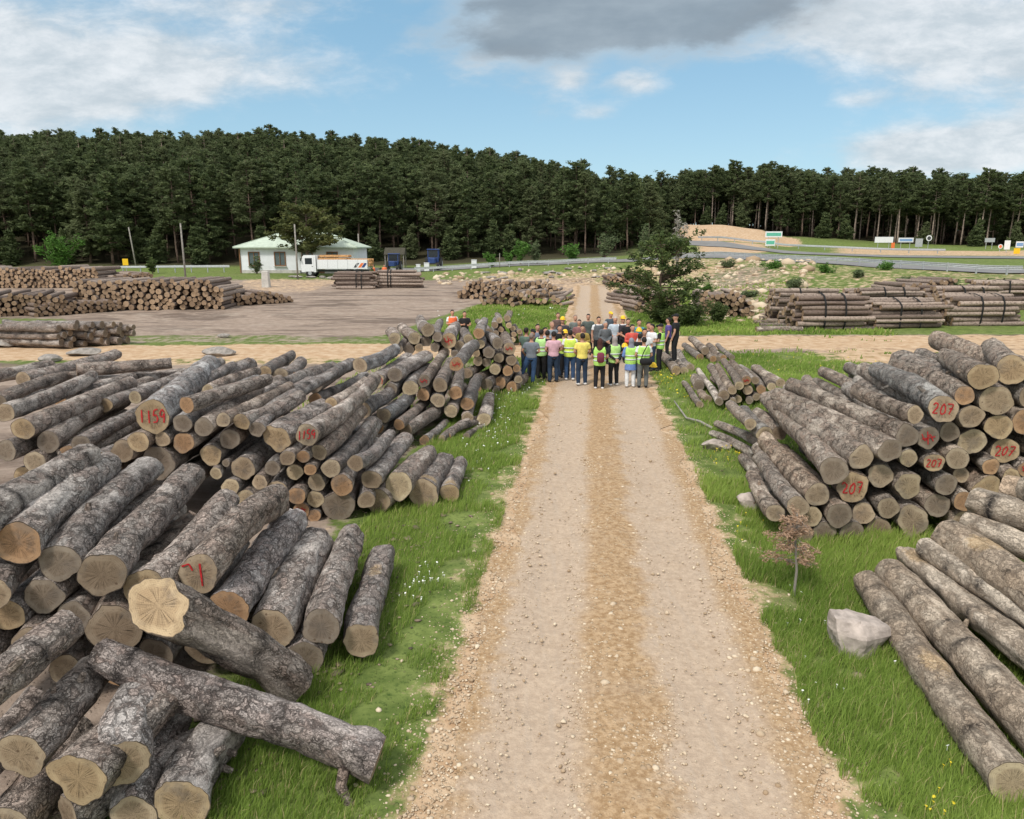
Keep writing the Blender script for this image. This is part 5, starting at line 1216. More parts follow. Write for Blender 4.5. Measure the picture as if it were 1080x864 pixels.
def sign(px, py_base, Y, w_, h_, z_, m_, label, posts=2, name='road_sign', round_=False, m2=None):
    w_, h_, z_ = w_*.78, h_*.75, z_*.8
    x = qx(px, Y); t = tag(empty(name, (x, Y, T(x, Y))), label, 'sign')
    if round_:
        MB().tube([(0, -.03, z_+h_/2), (0, .03, z_+h_/2)], h_/2, 20).build('board', m_, t); MB().tube([(0, -.045, z_+h_/2), (0, -.032, z_+h_/2)], h_*.34, 20).build('symbol', m2 or M_wpaint, t)
    else:
        o = MB().box((0, 0, z_+h_/2), (w_, .06, h_), bev=.01).build('board', m_, t)
        if m2: MB().box((0, -.036, z_+h_*.5), (w_*.86, .008, h_*.55)).build('panel', m2, o)
    for k in range(posts): MB().tube([(((k-(posts-1)/2)*w_*.6), .07, -.2), (((k-(posts-1)/2)*w_*.6), .07, z_+h_*.8)], .05, 8).build('post', M_steel, t)
sign(814, 262, 118, 3.4, 1.2, 2.0, M_wpaint, 'white and green road sign near the bare earth bank', m2=M_green); sign(811, 268, 116, 1.9, 1.3, .4, M_wpaint, 'lower pale green board under the white and green sign', 1, m2=M_green)
sign(930, 265, 140, 4.4, 1.4, 1.4, M_wpaint, 'white signboard left of the blue board'); sign(953, 265, 140, 3.6, 1.1, 1.6, M_wpaint, 'blue board on a white frame right of the white signboard', m2=M_ltblue); sign(967, 266, 138, 1.7, 2.0, .6, M_steel, 'grey panel beside the blue board', 1)
sign(977, 264, 139, 1.6, 1.4, 1.9, M_wpaint, 'small round sign on one post beside the grey panel', 1, round_=True, m2=M_dgrey); sign(940, 266, 138, .8, 1.4, .2, M_orange, 'narrow orange board between the white and blue signs', 1)
sign(1041, 260, 140, 2.4, 1.0, 1.6, M_steel, 'grey sign standing off before the pines at right'); sign(1053, 263, 128, 1.0, 1.0, .5, M_wpaint, 'small round red and white sign at right', 1, round_=True, m2=M_orange)
sign(1060, 264, 120, 1.2, 1.9, .6, M_wpaint, 'white kiosk-like board beside the yellow sign', 1); sign(1073, 265, 114, 1.5, 1.2, 1.2, M_wpaint, 'tall white and blue sign above the yellow board', 1, m2=M_ltblue); sign(1071, 270, 112, 1.2, 1.1, .1, M_yellow, 'yellow warning board at the right edge', 1)
sign(132, 280, 104, 1.0, 1.2, 1.0, M_yellow, 'yellow board behind the roadside rail at left', 1)

def rock(px, py, w_, d_, h_, label, seed, m_=None, z=None, pts=None, rz=0, sub=3, name='boulder', flat=0):
    import bmesh
    bm = bmesh.new(); bmesh.ops.create_icosphere(bm, subdivisions=sub, radius=1)
    v = np.array([q.co[:] for q in bm.verts]); R_ = np.random.default_rng(seed)
    for k in range(11):                                  # cut it with planes: a broken, flat-sided stone
        nn = R_.normal(0, 1, 3); nn /= np.linalg.norm(nn); dd = R_.uniform(.55, .85); s_ = v@nn-dd; v -= np.maximum(s_, 0)[:, None]*nn*.94
    v *= 1+(fbm(v*2.3+seed, 3)-.5)[:, None]*.22+(fbm(v*8+seed, 6)-.5)[:, None]*.06
    v *= np.array([w_/2, d_/2, h_/2])/np.abs(v).max(0); v[:, 2] += h_*.36
    for q, c in zip(bm.verts, v): q.co = c
    me = bpy.data.meshes.new(name); bm.to_mesh(me); bm.free(); me.materials.append(m_ or M_rock)
    o = bpy.data.objects.new(name, me); COL.objects.link(o); p = ground_at(px, py); o.location = p; o.rotation_euler = (0, 0, rz); return tag(o, label, 'rock')
# the big angular boulder: a slab top, a pale left face and a dark right face
def big_rock():
    p = ground_at(908, 690); me = MB()
    top = [(-.36, .02, .47), (-.10, -.06, .48), (.36, .02, .34), (.30, .30, .33), (-.05, .36, .42), (-.33, .26, .47)]
    mid = [(-.36, -.06, .30), (-.06, -.20, .30), (.34, -.03, .27), (.34, .32, .22), (-.04, .40, .25), (-.36, .28, .28)]
    bot = [(-.26, -.10, -.06), (-.06, -.16, -.08), (.10, -.05, -.05), (.20, .25, -.05), (-.04, .33, -.05), (-.28, .2, -.05)]
    v = np.array(top+mid+bot); n = 6
    me.add(v, [tuple(range(n))]+[(n+i, n+(i+1) % n, (i+1) % n, i) for i in range(n)]+[(2*n+i, 2*n+(i+1) % n, n+(i+1) % n, n+i) for i in range(n)]+[tuple(range(3*n-1, 2*n-1, -1))])
    o = me.build('boulder', M_rock, None, False, loc=p)
    import bmesh
    bm = bmesh.new(); bm.from_mesh(o.data); bmesh.ops.subdivide_edges(bm, edges=bm.edges[:], cuts=5, use_grid_fill=True)
    bmesh.ops.triangulate(bm, faces=bm.faces[:])
    bmesh.ops.smooth_vert(bm, verts=bm.verts[:], factor=.35, use_axis_x=True, use_axis_y=True, use_axis_z=True)
    c = np.array([q.co[:] for q in bm.verts]); nv = np.array([q.normal[:] for q in bm.verts]); c += nv*((fbm(c*7, 3)-.5)[:, None]*.05+(fbm(c*22, 8)-.5)[:, None]*.022)
    for q, k in zip(bm.verts, c): q.co = k
    bm.to_mesh(o.data); bm.free(); o.data.update(); o.scale = (.92, 1, .95); return tag(o, 'big angular grey-pink boulder in the grass beside the peeled logs', 'rock')
big_rock()
rock(792, 538, .52, .5, .42, 'pinkish boulder at the road-side foot of the numbered pile', 12); rock(756, 474, .75, .5, .34, 'pale stone under the sliding thin logs', 13)
for i, (px_, py_, w_, h_, lab) in enumerate([(116, 362, 1.3, .5, 'low grey rock right of the left edge log stack'), (90, 375, 1.5, .4, 'wide grey rock on the near side of the sandy track, left'), (231, 375, 1.5, .45, 'grey rock in front of the sandy track, behind the big pile'), (8, 366, 1.5, .6, 'pale rock before the left edge log stack'), (236, 356, .7, .3, 'small white stone beyond the sandy track'), (55, 382, 1.0, .4, 'small rock half hidden by the big left pile')]):
    rock(px_, py_, w_, w_*.7, h_, lab, 20+i, M_rockd)
for i in range(24):
    q = RNG.uniform(300, 350) if i < 8 else RNG.uniform(500, 650); yq = RNG.uniform(86, 90) if i < 8 else RNG.uniform(84, 93)
    px_, py_ = pix(qx(q, yq), yq, T(qx(q, yq), yq)); r_ = rock(float(px_), float(py_), RNG.uniform(.6, 1.5), RNG.uniform(.5, 1.0), RNG.uniform(.22, .45), 'pale stone lying on the slope before the far guard rail' if i >= 8 else 'pale stone in the grass strip before the white truck', 40+i, M_rockd, sub=2); r_['group'] = 'stones below the rail' if i >= 8 else 'stones before the truck'
# dead sapling and branch
p = ground_at(837, 628); t = tag(empty('dead_sapling', p), 'dead reddish-brown pine sapling on a thin bare stem in the grass', 'sapling')
tr = MB(); tr.tube([(0, 0, -.1), (.02, .02, .35), (-.02, .05, .75), (-.01, .1, 1.15)], [.02, .018, .014, .006], 8); R_ = np.random.default_rng(8); Q = []
for k in range(46):
    z = R_.uniform(.42, 1.1); an = R_.uniform(0, 6.28); L = R_.uniform(.15, .5)*(1.25-.6*z); b0 = np.array([0, .06, z]); tip = b0+np.array([math.cos(an)*L-.05, math.sin(an)*L, R_.uniform(-.12, .1)])
    tr.tube([b0, tip], [.006, .002], 4)
    for j in range(8): Q.append(leaf_quads(b0+(tip-b0)*R_.uniform(.3, 1.05), .06, 9, .036, R_, .9))
tr.build('stem', M_pale, t); Q = np.concatenate(Q); me = bpy.data.meshes.new('foliage'); fast_fill(me, Q.reshape(-1, 3), np.arange(len(Q)*4).reshape(-1, 4)); fattr(me, 'tone', R_.uniform(0, 1, len(Q)*4)); me.materials.append(M_dead)
o = bpy.data.objects.new('foliage', me); COL.objects.link(o); o.parent = t
a, b_, c = G(711, 423, .25), G(724, 441, .06), G(752, 452, .05)
o = MB().tube([a, b_, (b_+c)/2+np.array([0, 0, .05]), c], [.018, .025, .035, .04], 8).build('fallen_branch', M_pale if False else M_pole, None, True); tag(o, 'thin bare fallen branch reaching towards the road above the sliding logs', 'branch')
# ------------------------------------------------------------------ people
POSES = {'down': dict(arms=[((.245, -.02, 1.13), (.25, .06, .88)), ((.25, -.02, 1.13), (.255, .04, .88))]),
         'front': dict(arms=[((.265, .0, 1.14), (.07, .20, 1.00)), ((.265, .0, 1.14), (.05, .22, .98))]),
         'behind': dict(arms=[((.285, -.07, 1.14), (.06, -.19, .97)), ((.285, -.07, 1.14), (.04, -.20, .94))]),
         'read': dict(arms=[((.255, .03, 1.14), (.13, .27, 1.14)), ((.255, .03, 1.14), (.10, .28, 1.18))]),
         'phone': dict(arms=[((.245, -.01, 1.13), (.27, .06, .89)), ((.25, .06, 1.15), (.12, .22, 1.38))]),
         'stride': dict(arms=[((.30, .02, 1.14), (.24, .18, 1.0)), ((.27, -.02, 1.14), (.12, .22, 1.02))], feet=(.40, .05))}
JOBS = []
def torso(mb, z0, z1, g):
    R0 = [(.84, .150, .105), (.95, .168, .118), (1.07, .148, .105), (1.22, .172, .118), (1.35, .188, .118), (1.42, .165, .10), (1.47, .10, .075)]
    zs = [z0]+[z for z, _, _ in R0 if z0 < z < z1]+[z1]
    mb.loft([(0, 0, z, np.interp(z, [a for a, _, _ in R0], [b for _, b, _ in R0])+g, np.interp(z, [a for a, _, _ in R0], [c for _, _, c in R0])+g) for z in zs])
def limbs(pose):
    P = POSES[pose]; out = []
    for k, sx in enumerate((-1, 1)):
        e, w_ = P['arms'][k]; sh = (.178*sx, 0, 1.40); out.append(('arm', [np.array(sh), np.array([e[0]*sx, e[1], e[2]]), np.array([w_[0]*sx, w_[1], w_[2]])]))
    ft = P.get('feet', (.115, .115))
    for k, sx in enumerate((-1, 1)):
        f_ = ft[k]; out.append(('leg', [np.array((.09*sx, 0, .90)), np.array(((.09+f_)/2*sx+.01*sx, .03, .50)), np.array((f_*sx, -.01, .085))]))
    return out
def fingers(mb, el, wr, sx):
    d = (wr-el)/np.linalg.norm(wr-el); side = np.cross(d, [0, 1, 0.2]); side /= np.linalg.norm(side); n_ = np.cross(side, d)
    pe = wr+d*.10
    for j, (o_, l_) in enumerate(((-.030, .065), (-.010, .078), (.011, .072), (.030, .055))):
        b_ = pe+side*o_; mb.tube([b_-d*.03, b_+d*l_*.5+n_*.006, b_+d*l_+n_*.028], [.0095, .0085, .006], 6)
    t0 = wr+d*.035+side*sx*-.03; mb.tube([t0, t0+side*sx*-.025+d*.03, t0+side*sx*-.028+d*.06], [.011, .010, .007], 6)
def lerp(a, b_, f_): return a+(b_-a)*f_
def make_piece(pose, piece):
    mb = MB(); L = limbs(pose); vox = .02; fin = None
    if piece == 'body':
        torso(mb, .84, 1.47, 0); mb.loft([(0, 0, 1.43, .07, .065), (0, .01, 1.50, .056, .058), (0, .015, 1.56, .054, .06)])
        mb.loft([(0, .03, 1.53, .035, .045), (0, .028, 1.56, .058, .075), (0, .022, 1.61, .070, .092), (0, .018, 1.66, .076, .099), (0, .012, 1.71, .072, .093), (0, .008, 1.745, .052, .066), (0, .005, 1.765, .02, .03)])
        mb.tube([(0, .10, 1.67), (0, .128, 1.632), (0, .108, 1.615)], [.010, .016, .012], 6); mb.tube([(-.03, .105, 1.583), (0, .113, 1.583), (.03, .105, 1.583)], [.008, .012, .008], 6)
        for sx in (-1, 1): mb.tube([(sx*.074, .01, 1.66), (sx*.088, .0, 1.65), (sx*.078, .01, 1.61)], [.012, .014, .01], 6)
        for k, q in L:
            if k == 'arm': mb.tube([q[0], lerp(q[0], q[1], .5), q[1], lerp(q[1], q[2], .35), q[2], q[2]+(q[2]-q[1])/np.linalg.norm(q[2]-q[1])*.05, q[2]+(q[2]-q[1])/np.linalg.norm(q[2]-q[1])*.10], [.056, .05, .04, .043, .029, .039, .032], 10)
            else: mb.tube([q[0], lerp(q[0], q[1], .5), q[1], lerp(q[1], q[2], .35), q[2]], [.09, .08, .056, .058, .04], 10); mb.tube([q[2]+[0, -.04, -.03], q[2]+[0, .06, -.045], q[2]+[0, .17, -.055]], [.038, .04, .028], 8)
        fin = MB(); [fingers(fin, q[1], q[2], sx) for sx, (k, q) in zip((-1, 1), L)]; vox = .016
    elif piece in ('shirt', 'long_shirt', 'tunic'):
        torso(mb, .90 if piece != 'tunic' else .84, 1.465, .020)
        if piece == 'tunic': mb.loft([(0, 0, .62, .21, .16), (0, 0, .80, .195, .15), (0, 0, .95, .185, .135)])
        for k, q in L:
            if k == 'arm':
                mb.tube([q[0]-[np.sign(q[0][0])*.04, 0, -.005], q[0], lerp(q[0], q[1], .62)], [.072, .074, .066], 12)
                if piece != 'shirt': mb.tube([lerp(q[0], q[1], .5), q[1], q[2]], [.064, .054, .042], 10)
    elif piece == 'trousers':
        torso(mb, .85, .985, .018)
        for k, q in L:
            if k == 'leg': mb.tube([q[0]+[0, 0, .03], lerp(q[0], q[1], .4), q[1], lerp(q[1], q[2], .4), q[2]+[0, 0, -.02]], [.105, .098, .076, .074, .064], 12)
    elif piece == 'vest':
        torso(mb, .83, 1.44, .042)
        for k, q in L:
            if k == 'arm': mb.tube([q[0]-[np.sign(q[0][0])*.07, 0, 0], q[0]-[np.sign(q[0][0])*.005, 0, -.012]], [.075, .072], 12)
    elif piece == 'shoes':
        for k, q in L:
            if k == 'leg': mb.tube([q[2]+[0, -.065, -.035], q[2]+[0, -.03, -.03], q[2]+[0, .07, -.04], q[2]+[0, .17, -.052], q[2]+[0, .20, -.06]], [.03, .052, .05, .042, .02], 10)
        vox = .014
    elif piece == 'hair': mb.loft([(0, -.035, 1.60, .060, .060), (0, -.025, 1.64, .080, .085), (0, -.012, 1.69, .084, .098), (0, 0, 1.74, .074, .092), (0, .0, 1.775, .045, .055), (0, 0, 1.785, .015, .02)])
    elif piece == 'long_hair': mb.loft([(0, -.11, 1.30, .05, .03), (0, -.115, 1.36, .095, .04), (0, -.09, 1.46, .10, .055), (0, -.045, 1.56, .09, .075), (0, -.015, 1.67, .088, .10), (0, 0, 1.74, .076, .094), (0, 0, 1.79, .02, .03)])
    elif piece == 'headscarf': mb.loft([(0, -.01, 1.36, .17, .13), (0, -.01, 1.43, .15, .125), (0, -.01, 1.50, .095, .098), (0, -.005, 1.56, .088, .09), (0, -.005, 1.65, .092, .10), (0, 0, 1.72, .085, .10), (0, 0, 1.775, .05, .06), (0, 0, 1.79, .02, .02)])
    elif piece == 'helmet': mb.loft([(0, .02, 1.695, .115, .145), (0, .02, 1.712, .115, .145), (0, .005, 1.716, .10, .118), (0, 0, 1.77, .092, .112), (0, 0, 1.815, .06, .075), (0, 0, 1.83, .02, .03)]); vox = .012
    elif piece == 'cap': mb.loft([(0, .005, 1.68, .086, .104), (0, 0, 1.74, .082, .10), (0, 0, 1.785, .05, .06), (0, 0, 1.79, .02, .02)]); mb.tube([(0, .08, 1.70), (0, .15, 1.69), (0, .18, 1.685)], [.05, .045, .02], 8); vox = .014
    o = mb.build('tmp', [], None); rm = o.modifiers.new('r', 'REMESH'); rm.mode = 'VOXEL'; rm.voxel_size = vox
    sm = o.modifiers.new('s', 'SMOOTH'); sm.factor = .5; sm.iterations = 3
    JOBS.append((pose, piece, o, fin))
for ps in POSES:
    for pc in ('body', 'shirt', 'long_shirt', 'trousers', 'vest', 'shoes'): make_piece(ps, pc)
make_piece('behind', 'tunic'); make_piece('down', 'tunic'); make_piece('front', 'tunic')
for pc in ('hair', 'long_hair', 'headscarf', 'helmet', 'cap'): make_piece('down', pc)
bpy.context.view_layer.update(); dg = bpy.context.evaluated_depsgraph_get(); PIECE = {}
for ps, pc, o, fin in JOBS:
    ev = o.evaluated_get(dg); me = bpy.data.meshes.new_from_object(ev)
    if fin is not None:
        v = np.empty(len(me.vertices)*3, np.float32); me.vertices.foreach_get('co', v); v = v.reshape(-1, 3)
        fs = [tuple(p.vertices) for p in me.polygons]; n0 = len(v); fv = np.concatenate(fin.v)
        m2 = bpy.data.meshes.new('body'); fast_fill(m2, np.concatenate([v, fv]), fs+[tuple(k+n0 for k in f_) for f_ in fin.f]); me = m2
    me.polygons.foreach_set('use_smooth', np.ones(len(me.polygons), bool)); me.materials.clear(); me.materials.append(M_white); PIECE[(ps, pc)] = me
for _, _, o, _ in JOBS: bpy.data.objects.remove(o, do_unlink=True)
CM = {}
def cloth(c, nm='cloth'):
    if c not in CM: CM[c] = simple(nm, c, .85, var=.14, scale=9, bump=.3)
    return CM[c]
LIME, LIMEY = (.42, .72, .16), (.62, .80, .12); BLACKC, JEANS, DJEANS, GREYC, WHITEC = (.016, .016, .018), (.035, .075, .16), (.022, .04, .075), (.17, .19, .22), (.68, .69, .70)
SKIN = simple('skin', (.46, .25, .17), .6, var=.08); HAIRM = simple('dark_hair', (.018, .013, .011), .7); HAIRB = simple('brown_hair', (.06, .022, .015), .7); M_refl = simple('reflective_tape', (.55, .58, .58), .45)
bandm = MB()
def band_mesh():
    mb = MB()
    R0 = [(.84, .150, .105), (1.0, .160, .112), (1.07, .148, .105), (1.22, .172, .118)]
    for z0 in (.99, 1.13):
        g_ = .052
        f_ = lambda z: (np.interp(z, [a for a, _, _ in R0], [b for _, b, _ in R0])+g_, np.interp(z, [a for a, _, _ in R0], [c for _, _, c in R0])+g_)
        mb.loft([(0, 0, z0, *f_(z0)), (0, 0, z0+.05, *f_(z0+.05))])
    return mb.mesh('reflective_band', M_refl, True)
BAND = band_mesh()
def person(px, py, face_deg, pose, label, top=GREYC, sleeve='shirt', legs=DJEANS, vest=None, head='hair', headc=None, shoes=(.03, .03, .03), s=1.0, at=None, z=None, band=True):
    p = G(px, py, 1.66*s) if at is None else np.array(at); gz = T(p[0], p[1]) if z is None else z
    t = tag(empty('person', (p[0], p[1], gz), math.radians(face_deg+float(np.random.default_rng(int(px*7+py)).normal(0, 11)))), label, 'person'); t.scale = (s*1.06, s*1.06, s)
    def put(pc, m_, nm=None, par=t, ps=pose):
        me = PIECE[(ps, pc)]; o = bpy.data.objects.new(nm or pc, me); COL.objects.link(o); o.parent = par
        o.material_slots[0].link = 'OBJECT'; o.material_slots[0].material = m_; return o
    put('body', SKIN); put('trousers', cloth(legs)); put(sleeve, cloth(top), 'tunic' if sleeve == 'tunic' else 'shirt'); put('shoes', cloth(shoes))
    if vest:
        v_ = put('vest', cloth(vest))
        if band: o = bpy.data.objects.new('reflective_band', BAND); COL.objects.link(o); o.parent = v_
    if head == 'hair': put('hair', HAIRM if headc is None else cloth(headc), 'hair', ps='down')
    elif head == 'long': put('long_hair', HAIRB, 'hair', ps='down')
    elif head == 'scarf': put('headscarf', cloth(headc), ps='down')
    elif head == 'cap': put('cap', cloth(headc or BLACKC), ps='down')
    elif head == 'helmet': put('hair', HAIRM, 'hair', ps='down'); put('helmet', M_yellow, 'hard_hat', ps='down')
    return t
W = (.72, .72, .72)
person(560.5, 355, -8, 'stride', 'person in grey tee and blue jeans, legs apart, far left of the group', GREYC, legs=JEANS, headc=(.2, .16, .14), s=.98)
person(571, 351, -15, 'read', 'person in pale lime vest over black, second from left, back turned', BLACKC, legs=BLACKC, vest=(.48, .78, .30), s=.99)
person(584, 353, 0, 'front', 'person in pink tee and dark jeans seen from behind', (.62, .38, .44), legs=DJEANS, s=1.0)
person(601.5, 351.5, 0, 'front', 'person in yellow-green vest with white sleeves seen from behind', WHITEC, legs=JEANS, vest=LIMEY, s=1.0, shoes=W)
person(614.5, 355, 4, 'front', 'person in plain yellow tee seen from behind', (.78, .66, .16), legs=DJEANS, shoes=W)
person(633, 360.5, 0, 'front', 'person with long brown hair, lime vest and a small maroon backpack', BLACKC, legs=BLACKC, vest=LIME, head='long', shoes=W, s=.95)
person(648.5, 358, 0, 'behind', 'person in pale headscarf and lime vest, hands behind back', BLACKC, 'long_shirt', legs=BLACKC, vest=(.46, .74, .24), head='scarf', headc=(.30, .26, .25), shoes=W, s=.95)
person(666, 360, 10, 'front', 'person in grey headscarf and lime vest over a long blue tunic', (.15, .24, .52), 'tunic', legs=WHITEC, vest=LIME, head='scarf', headc=(.20, .21, .25), shoes=W, s=.93)
person(679.5, 359, -5, 'front', 'person in lime vest and grey trousers carrying a black shoulder bag', WHITEC, legs=(.13, .14, .14), vest=LIME, shoes=BLACKC, s=.96)
person(694.5, 342, 75, 'read', 'person in lime vest, black cap and black trousers turned sideways', BLACKC, legs=BLACKC, vest=LIME, head='cap', at=G(695, 391, 0))
mb_ = G(711, 381, .34); person(0, 0, 65, 'down', 'person all in black standing on the log', BLACKC, legs=BLACKC, head='cap', at=(mb_[0], mb_[1], 0), z=.36, s=1.0)
person(705.5, 338, 70, 'down', 'person in purple-blue shirt just behind the one in black', (.10, .07, .24), legs=BLACKC, s=.97)
person(555, 349, -30, 'read', 'person in dark green tee half hidden at the left end', (.10, .15, .12), legs=DJEANS)
person(578, 353.5, -20, 'front', 'person in black tee beside the pink tee', BLACKC, legs=BLACKC, s=.97, at=G(577, 399, 0))
person(595, 357, 0, 'read', 'person in lime tee squeezed between pink tee and yellow vest', (.50, .70, .14), legs=DJEANS, s=.95, at=G(594, 398, 0))
person(680, 350, 170, 'front', 'person with dark hair in white top in the middle right', WHITEC, legs=BLACKC)
person(688, 345, 110, 'read', 'person in white tee looking down beside the cap wearer', WHITEC, legs=DJEANS)
# the half of the circle that faces the camera
person(620.5, 334, 180, 'down', 'person in dark grey-green jacket standing apart on the road, front view', (.09, .11, .10), 'long_shirt', legs=BLACKC)
person(631.5, 337, 176, 'down', 'person in grey waistcoat over white shirt with sunglasses, front view', WHITEC, legs=BLACKC, vest=(.11, .12, .13), band=False, sleeve='shirt', s=1.02)
person(638.5, 342, 178, 'front', 'person in plain grey waistcoat in front of the white shirt', (.12, .13, .14), 'long_shirt', legs=BLACKC, headc=(.35, .34, .33), s=.97)
person(606.8, 335, 178, 'front', 'person in grey and black jacket, third from right behind yellow tee', (.14, .16, .15), 'long_shirt', legs=BLACKC, headc=(.28, .2, .16))
person(614.5, 346, 182, 'read', 'person in mustard jacket facing the camera', (.30, .22, .06), 'long_shirt', legs=DJEANS, s=.97)
person(611, 340, 185, 'front', 'person with sunburnt face behind the mustard jacket', (.22, .10, .10), legs=BLACKC, s=.97)
person(582, 342.5, 195, 'front', 'bald person in grey shirt with dark collar, front left', (.24, .27, .30), 'long_shirt', legs=BLACKC, headc=(.40, .24, .17))
person(590.5, 346, 185, 'read', 'person in black tee in the front left, facing camera', BLACKC, legs=BLACKC)
person(593.5, 338, 185, 'front', 'person in dark jacket wearing a yellow hard hat, left', (.05, .05, .06), 'long_shirt', legs=BLACKC, head='helmet')
person(567, 345, 215, 'front', 'person with black hair and blue-grey shirt behind the left end', (.17, .19, .24), legs=BLACKC)
person(575, 348.5, 200, 'front', 'person in pale shirt between the black hair and bald head', (.36, .38, .44), legs=BLACKC, s=.97)
person(562, 350.5, 210, 'front', 'person in dark cap behind the grey tee', (.08, .09, .09), legs=BLACKC, head='cap', s=.97)
person(596, 352, 180, 'read', 'person wearing a yellow hard hat behind the yellow vest', BLACKC, 'long_shirt', legs=BLACKC, head='helmet', s=.95)
person(644, 331.5, 180, 'down', 'person with yellow cap at the very back of the circle', (.07, .09, .11), 'long_shirt', legs=BLACKC, head='cap', headc=(.75, .5, .04))
person(649, 337, 182, 'front', 'person with grey hair in pale blue shirt', (.45, .52, .58), legs=BLACKC, headc=(.45, .40, .37))
person(657, 337, 184, 'front', 'person in yellow hard hat and dark vest over white shirt', WHITEC, legs=BLACKC, vest=(.05, .04, .05), band=False, head='helmet')
person(662.5, 339, 178, 'front', 'person in black behind the red top', BLACKC, legs=BLACKC)
person(667, 345.5, 178, 'read', 'person in red top looking at papers', (.55, .09, .07), 'long_shirt', legs=BLACKC)
person(674, 340, 182, 'front', 'person with sunglasses in teal top near the right', (.08, .25, .30), legs=BLACKC)
person(684, 343, 182, 'front', 'person in dark jacket behind the white tee', (.05, .045, .05), 'long_shirt', legs=BLACKC)
person(672.5, 358, 0, 'front', 'person with dark hair almost hidden behind the grey headscarf', BLACKC, legs=BLACKC, s=.9, at=G(673, 399, 0))
person(588, 340, 190, 'front', 'person with brown hair behind the bald one', (.12, .08, .07), 'long_shirt', legs=BLACKC, headc=(.07, .04, .03), at=G(588, 372, 0))
person(477, 329.5, 180, 'read', 'person in orange vest standing alone beyond the tall log pile', WHITEC, legs=JEANS, vest=(.82, .17, .06))
person(490, 331, 175, 'read', 'person in black tee beside the orange vest beyond the piles', BLACKC, legs=(.10, .15, .13), s=.97)
person(394, 0, 120, 'read', 'person in orange overalls at the truck tail, left one', (.80, .20, .08), 'long_shirt', legs=(.5, .12, .05), at=(qx(394, 84), 84, 0), head='hair')
person(405, 0, 200, 'down', 'person in orange overalls by the truck, walking right', (.80, .20, .08), 'long_shirt', legs=(.5, .12, .05), at=(qx(405, 85), 85, 0))
def held(name, label, cat, m_, loc, build):
    mb = MB(); build(mb); o = mb.build(name, m_, None, True, loc=loc); return tag(o, label, cat)
p = G(633, 360.5, 1.58); held('backpack', 'small maroon backpack on the back of the long-haired person', 'backpack', cloth((.17, .035, .06)), (p[0], p[1]-.245, .92), lambda mb: mb.box((0, 0, .17), (.23, .13, .34), bev=.05))
p = G(679.5, 359, 1.6)
def bag(mb): mb.box((0, 0, 0), (.40, .16, .22), bev=.05)
b0 = held('shoulder_bag', 'black shoulder bag slung across the lime vest', 'bag', cloth(BLACKC), (p[0]+.04, p[1]-.24, .93), bag)
o = MB().tube([(-.16, 0, .08), (-.08, .04, .3), (.02, .05, .50), (.08, .16, .53)], .018, 6).build('strap', cloth(BLACKC), b0)
def hat(mb): mb.loft([(0, 0, 0, .14, .16), (0, 0, .02, .14, .16), (0, 0, .025, .115, .13), (0, 0, .09, .105, .12), (0, 0, .14, .06, .07), (0, 0, .155, .02, .02)])
for (px_, py_, z_, lab) in ((689, 387, .62, 'yellow hard hat held low beside the sideways cap wearer'), (674, 349.5, 1.42, 'yellow hard hat held up in front of the sunglasses'), (659, 366, .95, 'yellow hard hat held between the two headscarves')):
    held('hard_hat', lab, 'hard hat', M_yellow, G(px_, py_, z_), hat)
# ------------------------------------------------------------------ grass and flowers near the camera
def blades(n, xf, yf, keepf, h0, w0, name):
    x, y = xf(n), yf(n); z = terrain(x, y); k = keepf(x, y, z); x, y, z = x[k], y[k], z[k]; n = len(x)
    pn = np.stack([x*.9, y*.9, np.zeros(n)], 1); cl = fbm(pn, 31); h = h0*(.45+1.1*cl)*np.exp(RNG.normal(0, .25, n))
    dist = np.hypot(x, y); wd = w0*np.maximum(1, dist/9)*RNG.uniform(.7, 1.3, n)
    a = RNG.uniform(0, 6.28, n); la = RNG.normal(.6, .9, n); ln = h*RNG.uniform(.15, .75, n)
    sx, sy = np.cos(a)*wd/2, np.sin(a)*wd/2; lx, ly = np.cos(la)*ln, np.sin(la)*ln
    zg = z+((fbm(np.stack([x, y, np.zeros(n)], 1)*.7, 3)-.5)*.16)*smooth(np.abs(lat_of(x, y)), RW+.2, RW+1.4)-.02
    B = np.stack([x, y, zg], 1)
    v = np.stack([B+np.stack([-sx, -sy, 0*x], 1), B+np.stack([sx, sy, 0*x], 1), B+np.stack([lx*.35+sx*.7, ly*.35+sy*.7, h*.6], 1), B+np.stack([lx*.35-sx*.7, ly*.35-sy*.7, h*.6], 1), B+np.stack([lx, ly, h*np.sqrt(np.maximum(.2, 1-(ln/h)**2*.5))], 1)], 1)
    i = np.arange(n)[:, None]*5
    me = bpy.data.meshes.new(name); V = v.reshape(-1, 3)
    idx = np.concatenate([np.concatenate([i, i+1, i+2, i+3], 1).ravel(), np.concatenate([i+3, i+2, i+4], 1).ravel()]).astype(np.int32)
    tot = np.concatenate([np.full(n, 4), np.full(n, 3)]).astype(np.int32); st = np.concatenate([[0], np.cumsum(tot)[:-1]]).astype(np.int32)
    me.vertices.add(len(V)); me.vertices.foreach_set('co', V.astype(np.float32).ravel()); me.loops.add(len(idx)); me.loops.foreach_set('vertex_index', idx); me.polygons.add(2*n); me.polygons.foreach_set('loop_start', st); me.polygons.foreach_set('loop_total', tot); me.update(calc_edges=True)
    tone = np.clip(fbm(pn*.35+7, 41)*1.1-.1+RNG.normal(0, .16, n), 0, 1); tone = np.where(RNG.random(n) < .06, 1.3, tone); fattr(me, 'tone', np.repeat(tone, 5)); me.materials.append(M_grass)
    o = bpy.data.objects.new(name, me); COL.objects.link(o); return tag(o, kind='stuff')
